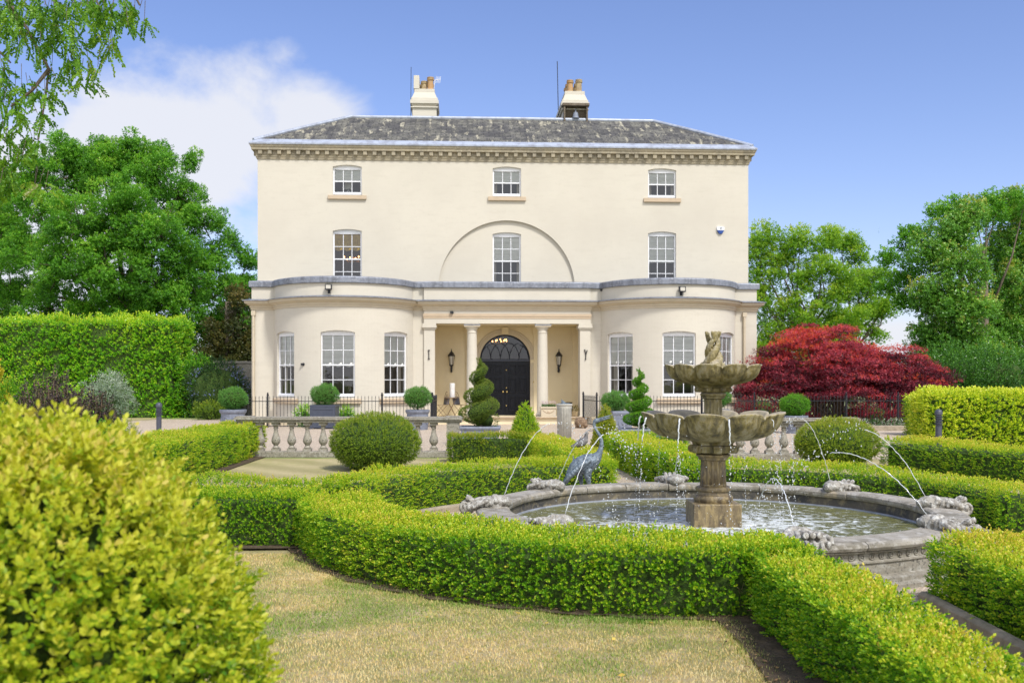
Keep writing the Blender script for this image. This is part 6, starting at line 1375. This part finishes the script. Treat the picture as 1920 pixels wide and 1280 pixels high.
o = empty('dark_urn', porch(2.28, -.75), 0, 'dark glazed pot standing on the porch by the right pier', 'pot'); MB().lathe([(.12, 0), (.14, .02), (.20, .25), (.20, .38), (.16, .48), (.19, .52), (.20, .55), (.17, .55)], 24).build('pot_body', M['black'], o, smooth=True)
MB().lathe([(.205, .32), (.205, .35)], 24).build('band', M['leadgrey'], o)
o = empty('clay_pot', porch(2.52, -1.15), 0, 'small pale clay pot with a plant at the foot of the right pier', 'pot'); MB().lathe([(.08, 0), (.11, .18), (.12, .2), (.12, .22), (.10, .22)], 18).build('pot_body', M['buffpot'], o, smooth=True)
P, Nn = ellsurf((0, 0, .3), (.12, .12, .1), .06, .02)(90); V, t = sprigs(P, Nn, .03, .5+rng.random(len(P))*.5, n=5); quads('foliage', V, CONIF, o, t)
# armadillo like stone boot ball
hd = MB().sph((0, 0, .19), (.24, .18, .19), 20, 14).sph((.2, 0, .10), (.09, .07, .07), 10, 8).sph((-.13, .08, .03), .05, 8, 6).sph((-.13, -.08, .03), .05, 8, 6).sph((.13, -.08, .03), .05, 8, 6).sph((.13, .08, .03), .05, 8, 6)
o = hd.build('hedgehog_figure', mat('brown_basket_weave', (.20, .13, .08), .85, noise=[(14, (.34, .24, .15), .45, .6), (40, (.06, .04, .03), .5, .65)], bump=.02, bscale=30), None, smooth='all'); remesh(o, .016); o.location = (px(1089, 33.6), 33.6, 0); o.rotation_euler = (0, 0, R(-40)); tag(o, 'round brown hedgehog figure on the gravel right of the doorstep', 'garden ornament')
# small round topiary urn by the right column seen over the chair
# ---------------------------------------------------------------- grass on the near lawn
def grass(n, x0, x1, y0, y1, keep, hgt, lab, shift=0, wid=.0026):
    P = np.stack([rng.uniform(x0, x1, n), rng.uniform(y0, y1, n), np.full(n, .003)], 1); P = P[keep(P)]; n = len(P)
    a = rng.random(n)*6.28; L = hgt*(.5+.9*rng.random(n)); D = unit(np.stack([np.cos(a)*.5, np.sin(a)*.5, np.full(n, 1.)], 1)+rng.normal(size=(n, 3))*.15); S = np.stack([np.cos(a+1.57), np.sin(a+1.57), 0*a], 1)
    w_ = wid; V = np.stack([P-S*w_, P+S*w_, P+D*L[:, None]+S*w_*.25, P+D*L[:, None]-S*w_*.25], 1)
    g = nz(P, 2.2, 12)*.5+nz(P, 7, 13)*.35
    t = .47+shift-g*.62+rng.normal(size=n)*.18
    return tag(quads('grass', V, GR, None, t), lab, 'grass', kind='stuff')
GR = leafmat('dry_grass_blades', [(0, (.16, .30, .04)), (.3, (.36, .44, .10)), (.5, (.66, .56, .23)), (.75, (.82, .60, .30)), (1, (.86, .72, .42))], .3, .6)
def kp(P):
    d = np.sqrt(((P[:, 0]-RC[0])/(RX+.33))**2+((P[:, 1]-RC[1])/(RY+.33))**2); return (d > 1) & (P[:, 0] < 1.50+.05*nz(P, 4, 4)) & ((P[:, 1] < 9.4) | (P[:, 0] < -99)) & ~((P[:, 0] < -2.0) & (P[:, 1] > 9.5))
grass(190000, -3.2, 1.6, 4.2, 9.6, kp, .016, 'short half dry lawn grass in the foreground')

def edge(P):
    d = np.sqrt(((P[:, 0]-RC[0])/(RX+.33))**2+((P[:, 1]-RC[1])/(RY+.42))**2)+.03*nz(P, 6, 3); q = 1.50+.05*nz(P, 4, 4)
    a = (d > .985) & (d < 1.05) & (P[:, 0] < q); b = (P[:, 0] < q+.02) & (P[:, 0] > q-.10-.06*rng.random(len(P))) & (d > 1)
    return (a | b) & (P[:, 1] < 9.3) & (rng.random(len(P)) < .35+.5*(nz(P, 5, 22) > 0))
grass(190000, -2.6, 1.62, 4.2, 9.3, edge, .030, 'longer green grass fringing the soil edge of the lawn', -.22, .0022)
def clump(P): return kp(P) & (nz(P, 3.1, 41) > .55) & (rng.random(len(P)) < .6)
grass(60000, -3.2, 1.5, 4.2, 9.3, clump, .024, 'greener tufts in the dry lawn', -.32)
n = 26; P = np.stack([rng.uniform(-2.2, 1.3, n), rng.uniform(4.6, 8.2, n), np.full(n, .02)], 1); P = P[kp(P)]; D = unit(rng.normal(size=P.shape)*[1, 1, .2]); S = unit(np.cross(D, [0, 0, 1.])+rng.normal(size=D.shape)*.3)
tag(quads('leaf_litter', kite(P, D, S, .045, .028), leafmat('yellow_fallen_leaves', [(0, (.5, .34, .06)), (1, (.68, .52, .12))], .2), None, rng.random(len(P))), kind='stuff')
